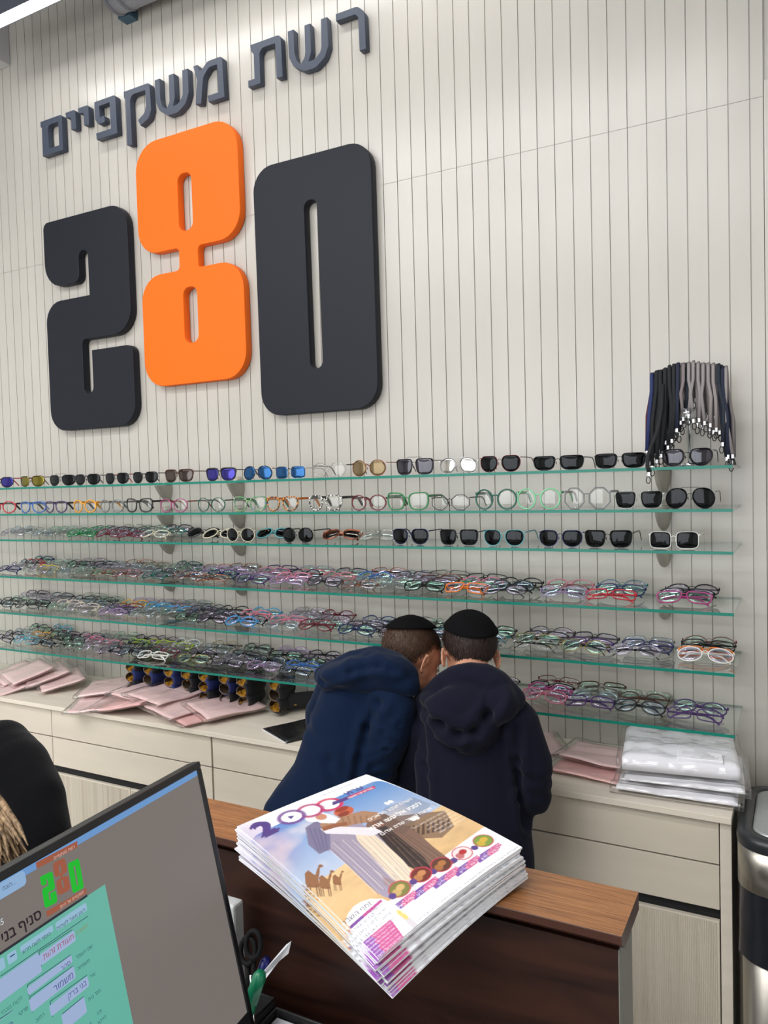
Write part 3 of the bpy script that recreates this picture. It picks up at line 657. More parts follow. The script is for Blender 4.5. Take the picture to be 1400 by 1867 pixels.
lying(618, 2, -.18, 'tortoise sunglasses folded and lying on the third shelf', 48, 8, .013, shape='panto', h=.042, rim=.003, fcol='copper', lens='sunb')
lying(684, 2, -.18, 'clear sunglasses frame folded and lying left of the navy round pair', 48, 6, .013, shape='wayfarer', h=.040, rim=.004, fcol='clear', lens='plain')

# ---------------- piles of folded pairs, copied from a set of originals
ORDN = ['first', 'second', 'third', 'fourth', 'fifth', 'sixth', 'seventh', 'eighth', 'ninth', 'tenth', 'eleventh', 'twelfth', 'thirteenth', 'fourteenth', 'fifteenth', 'sixteenth', 'seventeenth', 'eighteenth', 'nineteenth', 'twentieth', 'twenty-first', 'twenty-second', 'twenty-third', 'twenty-fourth', 'twenty-fifth', 'twenty-sixth', 'twenty-seventh', 'twenty-eighth', 'twenty-ninth', 'thirtieth']
PROTO = {}
SHAPES = ['rectangular', 'oval', 'panto', 'wayfarer', 'round', 'rectangular']
def pile_pair(col, shape, lens, wire, loc, rot, label, group):
    key = (col, shape, lens, wire)
    if key not in PROTO:
        hh = dict(rectangular=.031, oval=.036, panto=.040, wayfarer=.037, round=.042, cat=.036)[shape]
        t = build_glasses(label, shape, .139, hh, .0010 if wire else .0022, col, lens, folded=True, group=group, tcol=('black' if wire and col in ('silver', 'gold') else None))
        PROTO[key] = t; r = t
    else:
        src = PROTO[key]; r = src.copy(); COL.objects.link(r)
        for ch in list(src.children):
            c = ch.copy(); COL.objects.link(c); c.parent = r
    r.location = loc; r.rotation_euler = rot; r['label'] = label; r['group'] = group
    return r
PL = dict(  # palettes: front to back
 a=['navy', 'clear', 'charcoal', 'red'], b=['clear', 'yellow', 'grey', 'clear'], c=['clear', 'grey', 'black', 'black'], d=['copper', 'clear', 'grey', 'clear'], e=['darkgreen', 'charcoal', 'grey', 'clear'],
 f=['copper', 'navy', 'lilac', 'grey'], g=['purple', 'lilac', 'grey', 'pink'], h=['lilac', 'pink', 'black', 'pink'], i=['charcoal', 'clear', 'pink', 'grey'], j=['copper', 'grey', 'blue', 'black'],
 k=['grey', 'clear', 'grey', 'charcoal'], l=['black', 'black', 'brown', 'copper'], m=['orange', 'green', 'pink', 'charcoal'], n=['black', 'black', 'black'], o=['lilac', 'black', 'pink'], p=['red', 'navy', 'teal'], q=['magenta', 'black', 'black'],
 r=['charcoal', 'black', 'grey', 'clear'], s=['clear', 'cream', 'grey', 'charcoal'], t=['lilac', 'purple', 'burgundy', 'amber'], u=['clear', 'grey', 'sky', 'clear'], v=['black', 'black', 'charcoal'], w=['sky', 'black', 'pink'],
 x=['clear', 'pink', 'lilac', 'grey'], y=['burgundy', 'black', 'grey'], z=['navy', 'black', 'silver'], A=['silver', 'teal', 'charcoal'], B=['silver', 'gold', 'black', 'black'], C=['gold', 'purple', 'charcoal'], D=['silver', 'navy', 'grey'],
 E=['white', 'orange', 'black', 'burgundy'], F=['turquoise', 'clear', 'amber', 'brown'], G=['clear', 'clear', 'pink', 'grey'], H=['black', 'charcoal', 'black', 'lime'], I=['white', 'burgundy', 'grey', 'lime'], J=['gold', 'black', 'clear', 'clear'],
 K=['charcoal', 'grey', 'black', 'grey'], L=['lilac', 'black', 'black', 'black'], M=['black', 'blue', 'black', 'charcoal'], N=['magenta', 'pink', 'black'], O=['pink', 'magenta', 'black', 'burgundy'], P=['purple', 'clear', 'clear', 'brown'],
 Q=['black', 'brown', 'clear'], R=['purple', 'purple'], S=['green', 'green', 'green', 'black'], T=['burgundy', 'charcoal', 'black', 'clear'], U=['cream', 'clear', 'teal', 'charcoal'], V=['clear', 'clear', 'clear'])
ZONES = {2: [(8, 62, 'V'), (68, 132, 'V'), (142, 176, 'S'), (182, 226, 'T'), (232, 258, 'T'), (260, 318, 'U')],
 3: [(0, 52, 'a'), (54, 104, 'b'), (106, 176, 'c'), (184, 262, 'd'), (268, 326, 'e'), (336, 424, 'f'), (440, 500, 'g'), (500, 566, 'h'), (570, 632, 'i'), (634, 700, 'j'), (704, 742, 'k'), (746, 826, 'l'), (818, 900, 'm'), (894, 976, 'n'), (984, 1072, 'o'), (1076, 1170, 'p'), (1202, 1306, 'q')],
 4: [(0, 92, 'r'), (98, 178, 's'), (182, 252, 't'), (250, 330, 'u'), (334, 420, 'v'), (424, 486, 'w'), (490, 560, 'x'), (552, 626, 'y'), (628, 694, 'z'), (700, 760, 'v'), (764, 820, 'A'), (850, 930, 'A'), (934, 1026, 'B'), (1026, 1118, 'C'), (1118, 1212, 'D'), (1236, 1330, 'E')],
 5: [(0, 40, 'r'), (36, 86, 'F'), (72, 150, 'v'), (130, 202, 'G'), (204, 276, 'H'), (262, 330, 'I'), (334, 396, 'J'), (398, 456, 'K'), (456, 520, 'L'), (520, 580, 'M'), (600, 700, 'K'), (830, 950, 'N'), (950, 1036, 'O'), (1034, 1120, 'P'), (1118, 1214, 'Q'), (1222, 1318, 'R')]}
ROWY = {2: (985, 1004), 3: (1050, 1112), 4: (1112, 1222), 5: (1178, 1330)}
npile = 0
for row, zones in ZONES.items():
    cols = []
    for (a, b, pal) in zones:
        y0, y1 = ROWY[row]; f = lambda px: at(px, y0+(y1-y0)*px/1335-12, 'y', -.16).x
        xa, xb = f(a), f(b); k = max(1, round((xb-xa)/.142))
        if a < 700: k = max(k, 1)
        for i in range(k): cols.append((xa+(xb-xa)*(i+.5)/k, pal))
    cols.sort(key=lambda c: -c[0])
    left_shift = row
    for ci, (x, pal) in enumerate(cols):
        P_ = PL[pal]; nb = len(P_)+(1 if x < .3 and row > 2 else 0)
        yaw0 = random.uniform(-6, 6); x += random.uniform(-.006, .006)
        if row == 2: ys, st = -.20, .036
        else: ys, st = -.228+random.uniform(0, .02), .040 if nb > 3 else .048
        for j in range(nb):
            c = P_[j % len(P_)]; shp = SHAPES[(ci*3+j*2+row) % len(SHAPES)]
            if pal in 'nl': shp = 'oval' if pal == 'n' else 'wayfarer'
            wire = (c in ('silver', 'gold', 'copper', 'grey', 'lilac', 'teal') or (c in ('black', 'brown', 'burgundy') and (ci+j) % 3 == 0))
            lens = ['plain', 'viol', 'bluec', 'greenc', 'viol'][(ci*2+j*3+row) % 5]
            if pal == 'q' and j == 0: lens, wire = 'greenc', False
            lean = 50+random.uniform(-5, 5); yw = math.radians(yaw0+random.uniform(-5, 5))
            lab = f"{CN.get(c, c)} {shp} glasses, {ORDN[j]} from the front, {ORDN[ci]} pile from the right, {ORD[row]} shelf"
            pile_pair(c, shp, lens, wire, (x+random.uniform(-.008, .008)+j*.004, ys+j*st, SZ[row]+.0135+j*.0042), (-math.radians(lean), 0, yw), lab, 'folded glasses piled on the '+ORD[row]+' glass shelf')
            npile += 1
scene['piled'] = npile
# ================================================================ CORD STAND ON THE TOP SHELF
SX = at(1258, 840, 'y', -.17).x
t = thing('display_stand', 'clear and chrome stand at the right end of the top shelf, draped with cords', 'stand', (SX, -.17, SZ[0]+.0004))
M_chr = mat('chrome', (.75, .76, .78), .12, metal=1.0); M_acr = thin('acrylic', (.90, .93, .93), (1, 1, 1), .03, 1.5, .08)
mb = MB(); mb.lathe([(.004, 0), (.034, 0), (.036, .003), (.036, .006), (.012, .010), (.010, .016)], 28); mb.build('base', M_chr, t)
mb = MB(); mb.lathe([(.0085, .012), (.0085, .252)], 20); mb.build('pole', M_acr, t)
mb = MB(); mb.lathe([(.0035, .010), (.0035, .255)], 12); mb.build('core_rod', M_chr, t)
ZR = .262
mb = MB(); mb.tube([(u, 0, ZR-1.0*abs(u)**1.6) for u in [-.093+.186*i/20 for i in range(21)]], .0030, 8); mb.build('cross_bar', M_chr, t)
mb = MB(); mb.lathe([(.010, .118), (.026, .122), (.030, .128), (.028, .150), (.012, .156)], 20); mb.build('collar', M_acr, t)
CORDC = dict(black=(24, 26, 30), charcoal=(52, 54, 58), navy=(26, 34, 56), taupe=(126, 116, 118), grey=(142, 136, 136), blue=(36, 48, 96), burgundy=(84, 26, 34), ink=(30, 38, 50))
def cm(c): return mat('cord_'+c, srgb(*CORDC[c]), .8, bump=((1500, 1500, 1500), .3))
M_clip = mat('cord_clip', (.42, .42, .43), .25, metal=.9); M_rub = mat('cord_rubber', (.012, .012, .013), .45)
def cord(u, side, ln, c, w, label, k):
    """band looped over the ring at x=u, both ends hanging"""
    r = thing('eyewear_cord', label, 'cord', (SX, -.17, SZ[0]), group='eyewear cords hung over the display stand')
    z0 = ZR+.006+random.uniform(0, .005)-1.0*abs(u)**1.6; sw = random.uniform(-.009, .009); yy = side
    x1 = u+random.uniform(-.002, .002)+.14*(u)*(ln/.2); x2 = u+random.uniform(.003, .007)+.12*u; l2 = ln-random.uniform(-.01, .05)
    pts = [(x2, yy+.012, z0-l2), (x2-.001, yy+.012, z0-l2*.6), (u+.002, yy+.010, z0-.05), (u+.001, yy+.006, z0-.012), (u, yy, z0+.003), (u, yy-.007, z0-.008), (u, yy-.010, z0-.045), ((u+x1)/2+sw, yy-.012, z0-ln*.55), (x1, yy-.013, z0-ln)]
    mb = MB(); mb.tube(pts, w, 8, flat=(.45, 1.0)); mb.build('band', cm(c), r)
    for (px_, py_, pz_) in (pts[-1], pts[0]):
        mb = MB(); mb.box((px_-.0026, py_-.0022, pz_-.009), (px_+.0026, py_+.0022, pz_+.001)); mb.build('clip', M_clip, r)
        a = random.uniform(0, 3.1); mb = MB()
        cx_, cz_ = px_+.003*math.cos(a), pz_-.018
        mb.tube([(cx_+.0045*math.cos(q), py_+.0045*math.cos(q)*math.sin(a), cz_+.009*math.sin(q)) for q in [2*math.pi*i/12 for i in range(12)]], .0013, 6, closed=True)
        mb.build('end_loop', M_rub, r)
    return r
spec = [(-.094, 'burgundy', .195), (-.092, 'blue', .205), (-.086, 'charcoal', .235), (-.080, 'black', .25), (-.075, 'charcoal', .22), (-.070, 'black', .235), (-.064, 'charcoal', .20), (-.058, 'black', .225), (-.052, 'charcoal', .19), (-.047, 'black', .21), (-.041, 'charcoal', .185),
        (-.036, 'black', .195), (-.031, 'navy', .165), (-.026, 'navy', .17), (-.020, 'grey', .15), (-.012, 'taupe', .14), (-.006, 'ink', .12), (.001, 'grey', .135), (.006, 'taupe', .125), (.012, 'grey', .15), (.018, 'taupe', .155), (.024, 'grey', .145), (.030, 'taupe', .16),
        (.036, 'grey', .15), (.042, 'taupe', .165), (.048, 'grey', .155), (.054, 'taupe', .17), (.060, 'grey', .165), (.066, 'taupe', .17), (.072, 'ink', .20), (.077, 'ink', .235), (.082, 'navy', .225), (.087, 'ink', .24), (.090, 'grey', .225)]
for i, (u, c, ln) in enumerate(spec):
    cord(u, -.008 if i % 2 else .004, ln, c, .0042 if c in ('grey', 'taupe') else .0050, f"{dict(ink='blue black', burgundy='dark red').get(c, c)} eyewear cord on the stand, {('the '+ORDN[i]+' from the left') if i < 17 else ('the '+ORDN[len(spec)-1-i]+' from the right')}", i)
# the one long cord that hangs past the shelf edge
r = thing('eyewear_cord', 'black cord drooping from the stand down over the front edge of the top shelf', 'cord', (0, 0, 0), group='eyewear cords hung over the display stand')
P3 = [(1208, 700), (1206, 745), (1199, 785), (1188, 812), (1181, 832), (1180, 850), (1183, 861)]
pts = [at(a, b, 'y', y) for (a, b), y in zip(P3, (-.19, -.20, -.22, -.25, -.277, -.281, -.281))]
mb = MB(); mb.tube(pts, .005, 8, flat=(.6, 1)); mb.build('band', cm('black'), r)
q = pts[-1]; mb = MB(); mb.box((q.x-.003, q.y-.003, q.z-.010), (q.x+.003, q.y+.003, q.z)); mb.build('clip', M_clip, r)
mb = MB(); mb.tube([(q.x-.002+.005*math.cos(w), q.y, q.z-.020+.009*math.sin(w)) for w in [2*math.pi*i/12 for i in range(12)]], .0013, 6, closed=True); mb.build('end_loop', M_rub, r)
# ================================================================ THINGS ON THE WORKTOP
CT = .8835
M_pink = mat('paper_pink', srgb(252, 216, 214), .75, var=((14, 14, 14), .05))
M_salmon = mat('paper_salmon', srgb(248, 192, 188), .75)
M_bag = thin('bag_plastic', (.99, .99, .988), (1, 1, 1), .18, 1.4, .05)
M_ink = mat('print_grey', srgb(150, 130, 135), .8)
def wavy(w, d, nx, ny, h, fn):
    """closed slab of w x d whose upper side follows fn(u,v)"""
    vs = []; fs = []
    for s_ in (1, 0):
        for j in range(ny+1):
            for i in range(nx+1):
                u, v = i/nx, j/ny; vs.append(((u-.5)*w, (v-.5)*d, fn(u, v)+(h if s_ else 0)))
    st = (nx+1)*(ny+1)
    for s_ in (0, 1):
        for j in range(ny):
            for i in range(nx):
                a = s_*st+j*(nx+1)+i; q = (a, a+1, a+nx+2, a+nx+1); fs.append(q if s_ == 0 else q[::-1])
    ring = [i for i in range(nx+1)]+[(j)*(nx+1)+nx for j in range(1, ny+1)]+[ny*(nx+1)+i for i in range(nx-1, -1, -1)]+[j*(nx+1) for j in range(ny-1, 0, -1)]
    for a, b in zip(ring, ring[1:]+ring[:1]): fs.append((a, st+a, st+b, b))
    return vs, fs
def pink_bag(x, y, z, rz, tilt, label, seed, w=.165, d=.225, salmon=False, grp='pink papers in clear bags', tx=0):
    t = thing('bagged_paper', label, 'paper', (x, y, z), (math.radians(tx), math.radians(tilt), math.radians(rz)), grp)
    f = lambda u, v: .006*noise.noise(Vector((u*2+seed, v*2, seed*1.7)))+.004*(u-.5)**2
    mb = MB(); mb.add(*wavy(w, d, 10, 12, .0055, f), 0, True); mb.build('pink_sheets', M_salmon if salmon else M_pink, t)
    g = lambda u, v: f(.5+(u-.5)*1.12, .5+(v-.5)*1.1)-.0012+.0025*noise.noise(Vector((u*7+seed, v*7, 3.1)))
    mb = MB(); mb.add(*wavy(w*1.18, d*1.16, 16, 18, .0095, g), 0, True); mb.build('clear_bag', M_bag, t)
    mb = MB()
    for k in range(3 if 'printed' in label else 0):
        xa = -w*.36+k*w*.28; mb.box((xa, d*.18, .0105), (xa+w*.2, d*.19, .0108))
        mb.box((xa, d*.14, .0105), (xa+w*.14, d*.147, .0108))
    if mb.v: mb.build('printing', M_ink, t)
    return t
def ctp(px, py): p = at(px, py, 'z', CT); return p.x, p.y
LP = [ # px, py, z lift, rz, tilt, seed, words
 (22, 1240, .006, 62, 10, 'grey-edged bagged pink papers at the far left end, cut by the photo edge'),
 (30, 1228, .030, 70, 14, 'bagged pink papers second in the far left fan'),
 (52, 1232, .044, 66, 16, 'bagged pink papers in the middle of the far left fan, tallest part'),
 (84, 1232, .036, 60, 14, 'bagged pink papers fourth in the far left fan'),
 (112, 1238, .024, 56, 11, 'bagged pink papers rightmost in the far left fan')]
for i, (px, py, dz, rz, ti, lb) in enumerate(LP):
    x, y = ctp(px, py+14); pink_bag(x, y, CT+.004+dz, rz, -ti, lb, 3+i, grp='bagged pink papers, far left fan')
MP = [
 (186, 1284, .004, 24, 3, 0, 'lowest bagged pink papers at the left of the middle fan, clear corner sticking out'),
 (200, 1264, .022, 26, 6, 0, 'bagged pink papers with a printed block on top, left of the middle fan'),
 (226, 1286, .014, 12, 8, 1, 'salmon edged bagged papers just right of the printed block'),
 (250, 1290, .024, 4, 10, 1, 'folded salmon bagged papers in the middle fan, edge forward'),
 (276, 1280, .034, -6, 10, 0, 'bagged pink papers in the centre of the middle fan'),
 (308, 1288, .044, -16, 8, 0, 'bagged pink papers highest on the middle fan, right of its centre'),
 (338, 1300, .022, -22, 6, 0, 'bagged pink papers spread right of the pleated ones'),
 (372, 1306, .008, -30, 4, 1, 'salmon bagged papers under the rightmost pink sheet'),
 (414, 1302, .024, -34, 5, 0, 'rightmost bagged pink sheet of the middle fan, lying square in its clear bag')]
for i, (px, py, dz, rz, ti, sal, lb) in enumerate(MP):
    x, y = ctp(px, py); pink_bag(x, y, CT+.005+dz, rz+8, -ti if i < 4 else ti*.6, lb, 20+i, salmon=bool(sal), grp='bagged pink papers, middle fan', w=.18, d=.225)
x, y = ctp(980, 1362); pink_bag(x-.03, y+.02, CT+.005, 30, 0, 'bagged pink paper half hidden behind the right boy', 51, grp='bagged pink papers, right end')
x, y = ctp(1078, 1408); pink_bag(x, y, CT+.005, 84, 3, 'salmon edged bagged pink papers lying left of the white shirts, lower packet', 52, salmon=True, grp='bagged pink papers, right end', w=.13, d=.19)
x, y = ctp(1092, 1392); pink_bag(x, y, CT+.024, 80, -2, 'bagged pink papers lying left of the white shirts, upper packet', 53, grp='bagged pink papers, right end', w=.13, d=.18)
# folded white shirts in clear bags
M_white = mat('shirt_white', srgb(246, 246, 252), .8, sheen=.3, bump=((45, 45, 45), .5, 4))
M_bag2 = thin('bag_crinkled', (.99, .99, .99), (1, 1, 1), .13, 1.4, .04)
cx, cy = ctp(1238, 1432)
for i, (dx, dy, rz, w, d, h, lb) in enumerate([(0, 0, -8, .285, .235, .022, 'bagged folded white shirt at the bottom of the stack'), (.012, .006, -5, .28, .24, .022, 'bagged folded white shirt in the middle of the stack'), (-.002, .012, -2, .275, .25, .044, 'large bagged folded white shirt on top of the stack')]):
    t = thing('folded_shirt', lb, 'shirt', (cx+dx, cy+dy+.01, CT+.004+i*.0285), (0, 0, math.radians(rz+10)), 'folded white shirts in clear bags')
    f = lambda u, v, i=i: .0110*noise.noise(Vector((u*4+i*9, v*4, i)))+.006*noise.noise(Vector((u*11+v*6+i, v*5, i)))*(1-abs(u-.5))+.003*abs(math.sin(u*7+v*5+i))*.5
    def rnd(u, v, f=f, i=i, h=h): e = min(u, 1-u, v, 1-v); return f(u, v)*.6-(.010*max(0, 1-e/.07)**2 if True else 0)
    mb = MB(); vs, fs = wavy(w, d, 26, 22, h, lambda u, v: 0)
    n2 = len(vs)//2; vs = [(a, b, (c+rnd(a/w+.5, b/d+.5) if k < n2 else .001+.004*max(0, 1-min(a/w+.5, .5-a/w, b/d+.5, .5-b/d)/.06)**2)) for k, (a, b, c) in enumerate(vs)]
    mb.add(vs, fs, 0, True); mb.build('shirt', M_white, t)
    if i == 2:
        mb = MB(); mb.box((-.005, -d*.5+.004, h*.85), (.10, -d*.5+.06, h+.004), bev=.0015); mb.build('collar', M_white, t)
    g = lambda a, b, s_=i: .0050*noise.noise(Vector((a*34+s_, b*34, 2)))+.0040*noise.noise(Vector((a*85+s_, b*85, 5)))
    mb = MB(); vs, fs = wavy(w*1.10, d*1.10, 40, 36, h+.004, lambda u, v: 0); n2 = len(vs)//2
    vs = [(a, b, (c+g(a, b)+rnd(max(0, min(1, a/w+.5)), max(0, min(1, b/d+.5))) if k < n2 else -.001)) for k, (a, b, c) in enumerate(vs)]
    mb.add(vs, fs, 0, True); mb.build('clear_bag', M_bag2, t)
# flat black bag near the boys
M_blk = mat('black_plastic', (.012, .012, .013), .22, bump=((60, 60, 60), .5))
x, y = ctp(560, 1330)
t = thing('plastic_pouch', 'flat shiny black pouch on the worktop beside the boy in blue', 'pouch', (x, y, CT+.001), (0, 0, math.radians(-28)))
mb = MB(); mb.add(*wavy(.17, .24, 12, 14, .004, lambda u, v: .002*noise.noise(Vector((u*4, v*4, 1)))+.002), 0, True); mb.build('pouch', M_blk, t)
mb = MB(); mb.box((-.086, -.124, .0005), (.086, -.119, .003)); mb.build('white_edge', mat('white_trim', (.8, .8, .8), .6), t)
# ---- spectacle cases: open shells, stacked in threes
M_cb = mat('case_black', srgb(26, 26, 32), .75, bump=((700, 700, 700), .3)); M_cn = mat('case_navy', srgb(34, 46, 104), .75, bump=((700, 700, 700), .3))
M_cl = mat('case_lining', srgb(140, 118, 98), .8); M_clo = mat('cloth_orange', srgb(226, 160, 50), .7, bump=((80, 80, 80), .6)); M_gold = mat('gold_mark', srgb(190, 160, 70), .4, .6)
def case(x, y, z, rz, ext, label, grp, ry=0, lidopen=38, mark=False, cloth=True, L=.155):
    t = thing('glasses_case', label, 'case', (x, y, z+.020*math.sin(math.radians(ry))), (0, math.radians(ry), math.radians(rz)), grp)
    def shell(r0, r1, thick, sgn):
        """long boat shaped half shell along local y"""
        mb = MB(); N, K = 18, 10; V = [[], []]
        for lay in (0, 1):
            off = thick*lay
            for i in range(N+1):
                v = -1+2*i/N; s = max(.30, (1-abs(v)**3.6)**.5 if abs(v) < 1 else 0)
                for k in range(K+1):
                    a = math.pi*k/K
                    V[lay].append((-math.cos(a)*max(.0005, (r0*(.25+.75*s)-off)), v*(L/2-off), -sgn*math.sin(a)*max(0, r1*s-off)))
        fs = []; W_ = K+1; st = (N+1)*W_
        for lay in (0, 1):
            for i in range(N):
                for k in range(K):
                    q = (lay*st+i*W_+k, lay*st+(i+1)*W_+k, lay*st+(i+1)*W_+k+1, lay*st+i*W_+k+1); fs.append(q)
        mi_n = len(fs)//2
        rim_ = []
        for i in range(N):
            for k in (0, K): rim_.append((i*W_+k, (i+1)*W_+k, st+(i+1)*W_+k, st+i*W_+k))
        for k in range(K):
            for i in (0, N): rim_.append((i*W_+k, i*W_+k+1, st+i*W_+k+1, st+i*W_+k))
        return V[0]+V[1], fs[:mi_n], fs[mi_n:], rim_
    for nm, sgn, M_ in (('lower_shell', 1, Matrix.Translation((0, 0, .024))), ('lid', -1, Matrix.Translation((.031, 0, .026)) @ Matrix.Rotation(math.radians(lidopen), 4, 'Y') @ Matrix.Translation((-.031, 0, 0)))):
        v, fo, fi, ri = shell(.031, .022 if sgn == 1 else .020, .0016, sgn); mb = MB()
        b = len(mb.v); mb.v += [tuple(M_ @ Vector(q)) for q in v]
        for f in fo: mb.f.append(list(f)); mb.mi.append(0); mb.sm.append(True)
        for f in fi: mb.f.append(list(f)); mb.mi.append(1); mb.sm.append(True)
        for f in ri: mb.f.append(list(f)); mb.mi.append(1); mb.sm.append(True)
        mb.build(nm, [ext, M_cl], t)
        if mark and sgn == -1:
            mb2 = MB(); mb2.ellipsoid((.004, -.02, .0185), (.005, .009, .0012), M=M_, seg=10, rings=6); mb2.build('gold_emblem', M_gold, t)
    if cloth:
        mb = MB(); vs, fs = wavy(.034, .085, 12, 18, .003, lambda u, v: 0)
        vs = [(a, b_-.020, c+.012+.006*noise.noise(Vector((a*90, b_*60, x*40)))) for a, b_, c in vs]; mb.add(vs, fs, 0, True); mb.build('cleaning_cloth', M_clo, t)
    return t
rcs = random.Random(4)
CX = [(236, 0, 1), (268, 0, 1), (303, 1, 1), (336, 0, 0), (368, 0, 1), (402, 0, 1), (436, 0, 0), (492, 0, 0)]
for i, (px, navy, backnavy) in enumerate(CX):
    x = at(px, 1265+ (px-236)*.03, 'y', -.17).x
    for k in range(3):
        case(x, -.125, CT+.001+k*.0385, 12+rcs.uniform(-4, 4), M_cn if (navy or (backnavy and k == 1)) else M_cb, f"{'navy' if (navy or (backnavy and k == 1)) else 'black'} open glasses case, {['bottom', 'middle', 'top'][k]} of the {ORDN[i]} stack from the left", 'stacked open glasses cases under the bottom shelf', lidopen=40, ry=34, cloth=(k != 1 or i % 2 == 0), L=.15)
x, y = ctp(535, 1292)
case(x, y+.01, CT+.001, -36, M_cb, 'open black glasses case with yellow cloth and gold mark, lying alone right of the stacks', None, lidopen=56, ry=48, mark=True)
# ================================================================ STEEL PEDAL BIN
M_ss = mat('brushed_steel', srgb(176, 172, 163), .34, metal=.95); M_lid = mat('lid_steel', srgb(186, 190, 190), .38, metal=.6); M_rimb = mat('bin_rim_black', (.02, .022, .026), .35)
M_sack = mat('bin_bag_black', (.010, .012, .018), .3, bump=((26, 26, 9), .8))
p0 = at(1343, 1640, 'y', -.33)
t = thing('waste_bin', 'steel rectangular waste bin with black rim and black bag, right of the cabinet', 'bin', (p0.x+.158, -.30, 0))
def rr_prof(w, d, r, n=8): return rounded([(-w, -d), (w, -d), (w, d), (-w, d)], r, n)
def rr_loft(mb, rings, mi=0, M=None, capt=True, capb=False):
    n = len(rings[0][0]); vs = []
    for pts, z in rings: vs += [(a, b, z) for a, b in pts]
    fs = []
    for i in range(len(rings)-1):
        for k in range(n): fs.append((i*n+k, i*n+(k+1) % n, (i+1)*n+(k+1) % n, (i+1)*n+k))
    if capt: fs.append(tuple((len(rings)-1)*n+k for k in range(n)))
    if capb: fs.append(tuple(range(n))[::-1])
    mb.add(vs, fs, mi, True, M)
BZ = .872
mb = MB(); rr_loft(mb, [(rr_prof(.142, .17, .07), .0), (rr_prof(.142, .17, .07), BZ-.16), (rr_prof(.135, .163, .065), BZ-.16)]); mb.build('body', M_ss, t)
mb = MB(); rr_loft(mb, [(rr_prof(.150, .178, .075), BZ-.125), (rr_prof(.150, .178, .075), BZ-.028)], capb=True); mb.build('collar_band', M_ss, t)
mb = MB(); rr_loft(mb, [(rr_prof(.151, .179, .075), BZ-.028), (rr_prof(.1525, .1805, .076), BZ-.014), (rr_prof(.149, .177, .074), BZ), (rr_prof(.120, .148, .05), BZ+.001), (rr_prof(.118, .146, .05), BZ-.008)]); mb.build('rim', M_rimb, t)
mb = MB(); rr_loft(mb, [(rr_prof(.118, .146, .05), BZ-.006), (rr_prof(.117, .145, .05), BZ+.001), (rr_prof(.112, .14, .047), BZ+.003)]); mb.build('lid', M_lid, t)
mb = MB(); base = rr_prof(.147, .175, .073, 10); n = len(base); vs = []; fs = []; NR = 12
for i in range(NR+1):
    u = i/NR
    for k, (a, b) in enumerate(base):
        ang = math.atan2(b, a); hang = .10+.075*(.5+.5*math.sin(ang*1.0-2.2))+.02*noise.noise(Vector((a*12, b*12, 0)))
        q = 1+.03*noise.noise(Vector((a*30, b*30, u*2)))*u+.012*u
        vs.append((a*q, b*q, BZ-.122-hang*u))
for i in range(NR):
    for k in range(n): fs.append((i*n+k, i*n+(k+1) % n, (i+1)*n+(k+1) % n, (i+1)*n+k))
mb.add(vs, fs, 0, True); mb.build('bin_bag', M_sack, t)
mb = MB(); mb.box((-.05, -.205, .012), (.05, -.165, .03), bev=.004); mb.build('pedal', M_rimb, t)
# ================================================================ RECEPTION DESK
M_oak = mat('oak_top', srgb(148, 98, 56), .36, spec=.5, coat=.08)
nt = M_oak.node_tree; b = nt.nodes['Principled BSDF']
tc = nt.nodes.new('ShaderNodeTexCoord'); mp = nt.nodes.new('ShaderNodeMapping'); mp.inputs['Scale'].default_value = (6, 210, 60)
nz = nt.nodes.new('ShaderNodeTexNoise'); nz.inputs['Scale'].default_value = 1.6; nz.inputs['Detail'].default_value = 8; nz.inputs['Distortion'].default_value = 1.4
cr = nt.nodes.new('ShaderNodeValToRGB'); E_ = cr.color_ramp.elements
E_[0].position = .30; E_[0].color = (*srgb(112, 72, 42), 1); E_[1].position = .72; E_[1].color = (*srgb(166, 116, 72), 1)
e = E_.new(.47); e.color = (*srgb(140, 92, 54), 1); e = E_.new(.56); e.color = (*srgb(156, 106, 64), 1)
nt.links.new(tc.outputs['Object'], mp.inputs[0]); nt.links.new(mp.outputs[0], nz.inputs[0]); nt.links.new(nz.outputs[0], cr.inputs[0]); nt.links.new(cr.outputs[0], b.inputs['Base Color'])
M_wal = mat('walnut_panel', srgb(58, 34, 26), .4, spec=.25)
nt = M_wal.node_tree; b = nt.nodes['Principled BSDF']
tc = nt.nodes.new('ShaderNodeTexCoord'); mp = nt.nodes.new('ShaderNodeMapping'); mp.inputs['Scale'].default_value = (2.4, 10, 16)
nz = nt.nodes.new('ShaderNodeTexNoise'); nz.inputs['Scale'].default_value = 1.5; nz.inputs['Detail'].default_value = 6; nz.inputs['Distortion'].default_value = .8
cr = nt.nodes.new('ShaderNodeValToRGB'); E_ = cr.color_ramp.elements
E_[0].position = .32; E_[0].color = (*srgb(30, 16, 13), 1); E_[1].position = .70; E_[1].color = (*srgb(60, 35, 26), 1)
nt.links.new(tc.outputs['Object'], mp.inputs[0]); nt.links.new(mp.outputs[0], nz.inputs[0]); nt.links.new(nz.outputs[0], cr.inputs[0]); nt.links.new(cr.outputs[0], b.inputs['Base Color'])
M_gry = mat('desk_end_grey', srgb(112, 112, 106), .5)
LZ = 1.190
t = thing('reception_desk', 'dark brown reception desk with an oak capped upstand and grey end', 'desk', (0, -1.5, 0))
M_oedge = mat('oak_edge_dark', srgb(62, 34, 24), .35, spec=.4)
mb = MB(); PR = [(-.0035, LZ), (.0985, LZ), (.099, LZ-.001), (.099, LZ-.022), (.012, LZ-.022), (-.004, LZ-.010), (-.004, LZ-.001)]; n = len(PR)
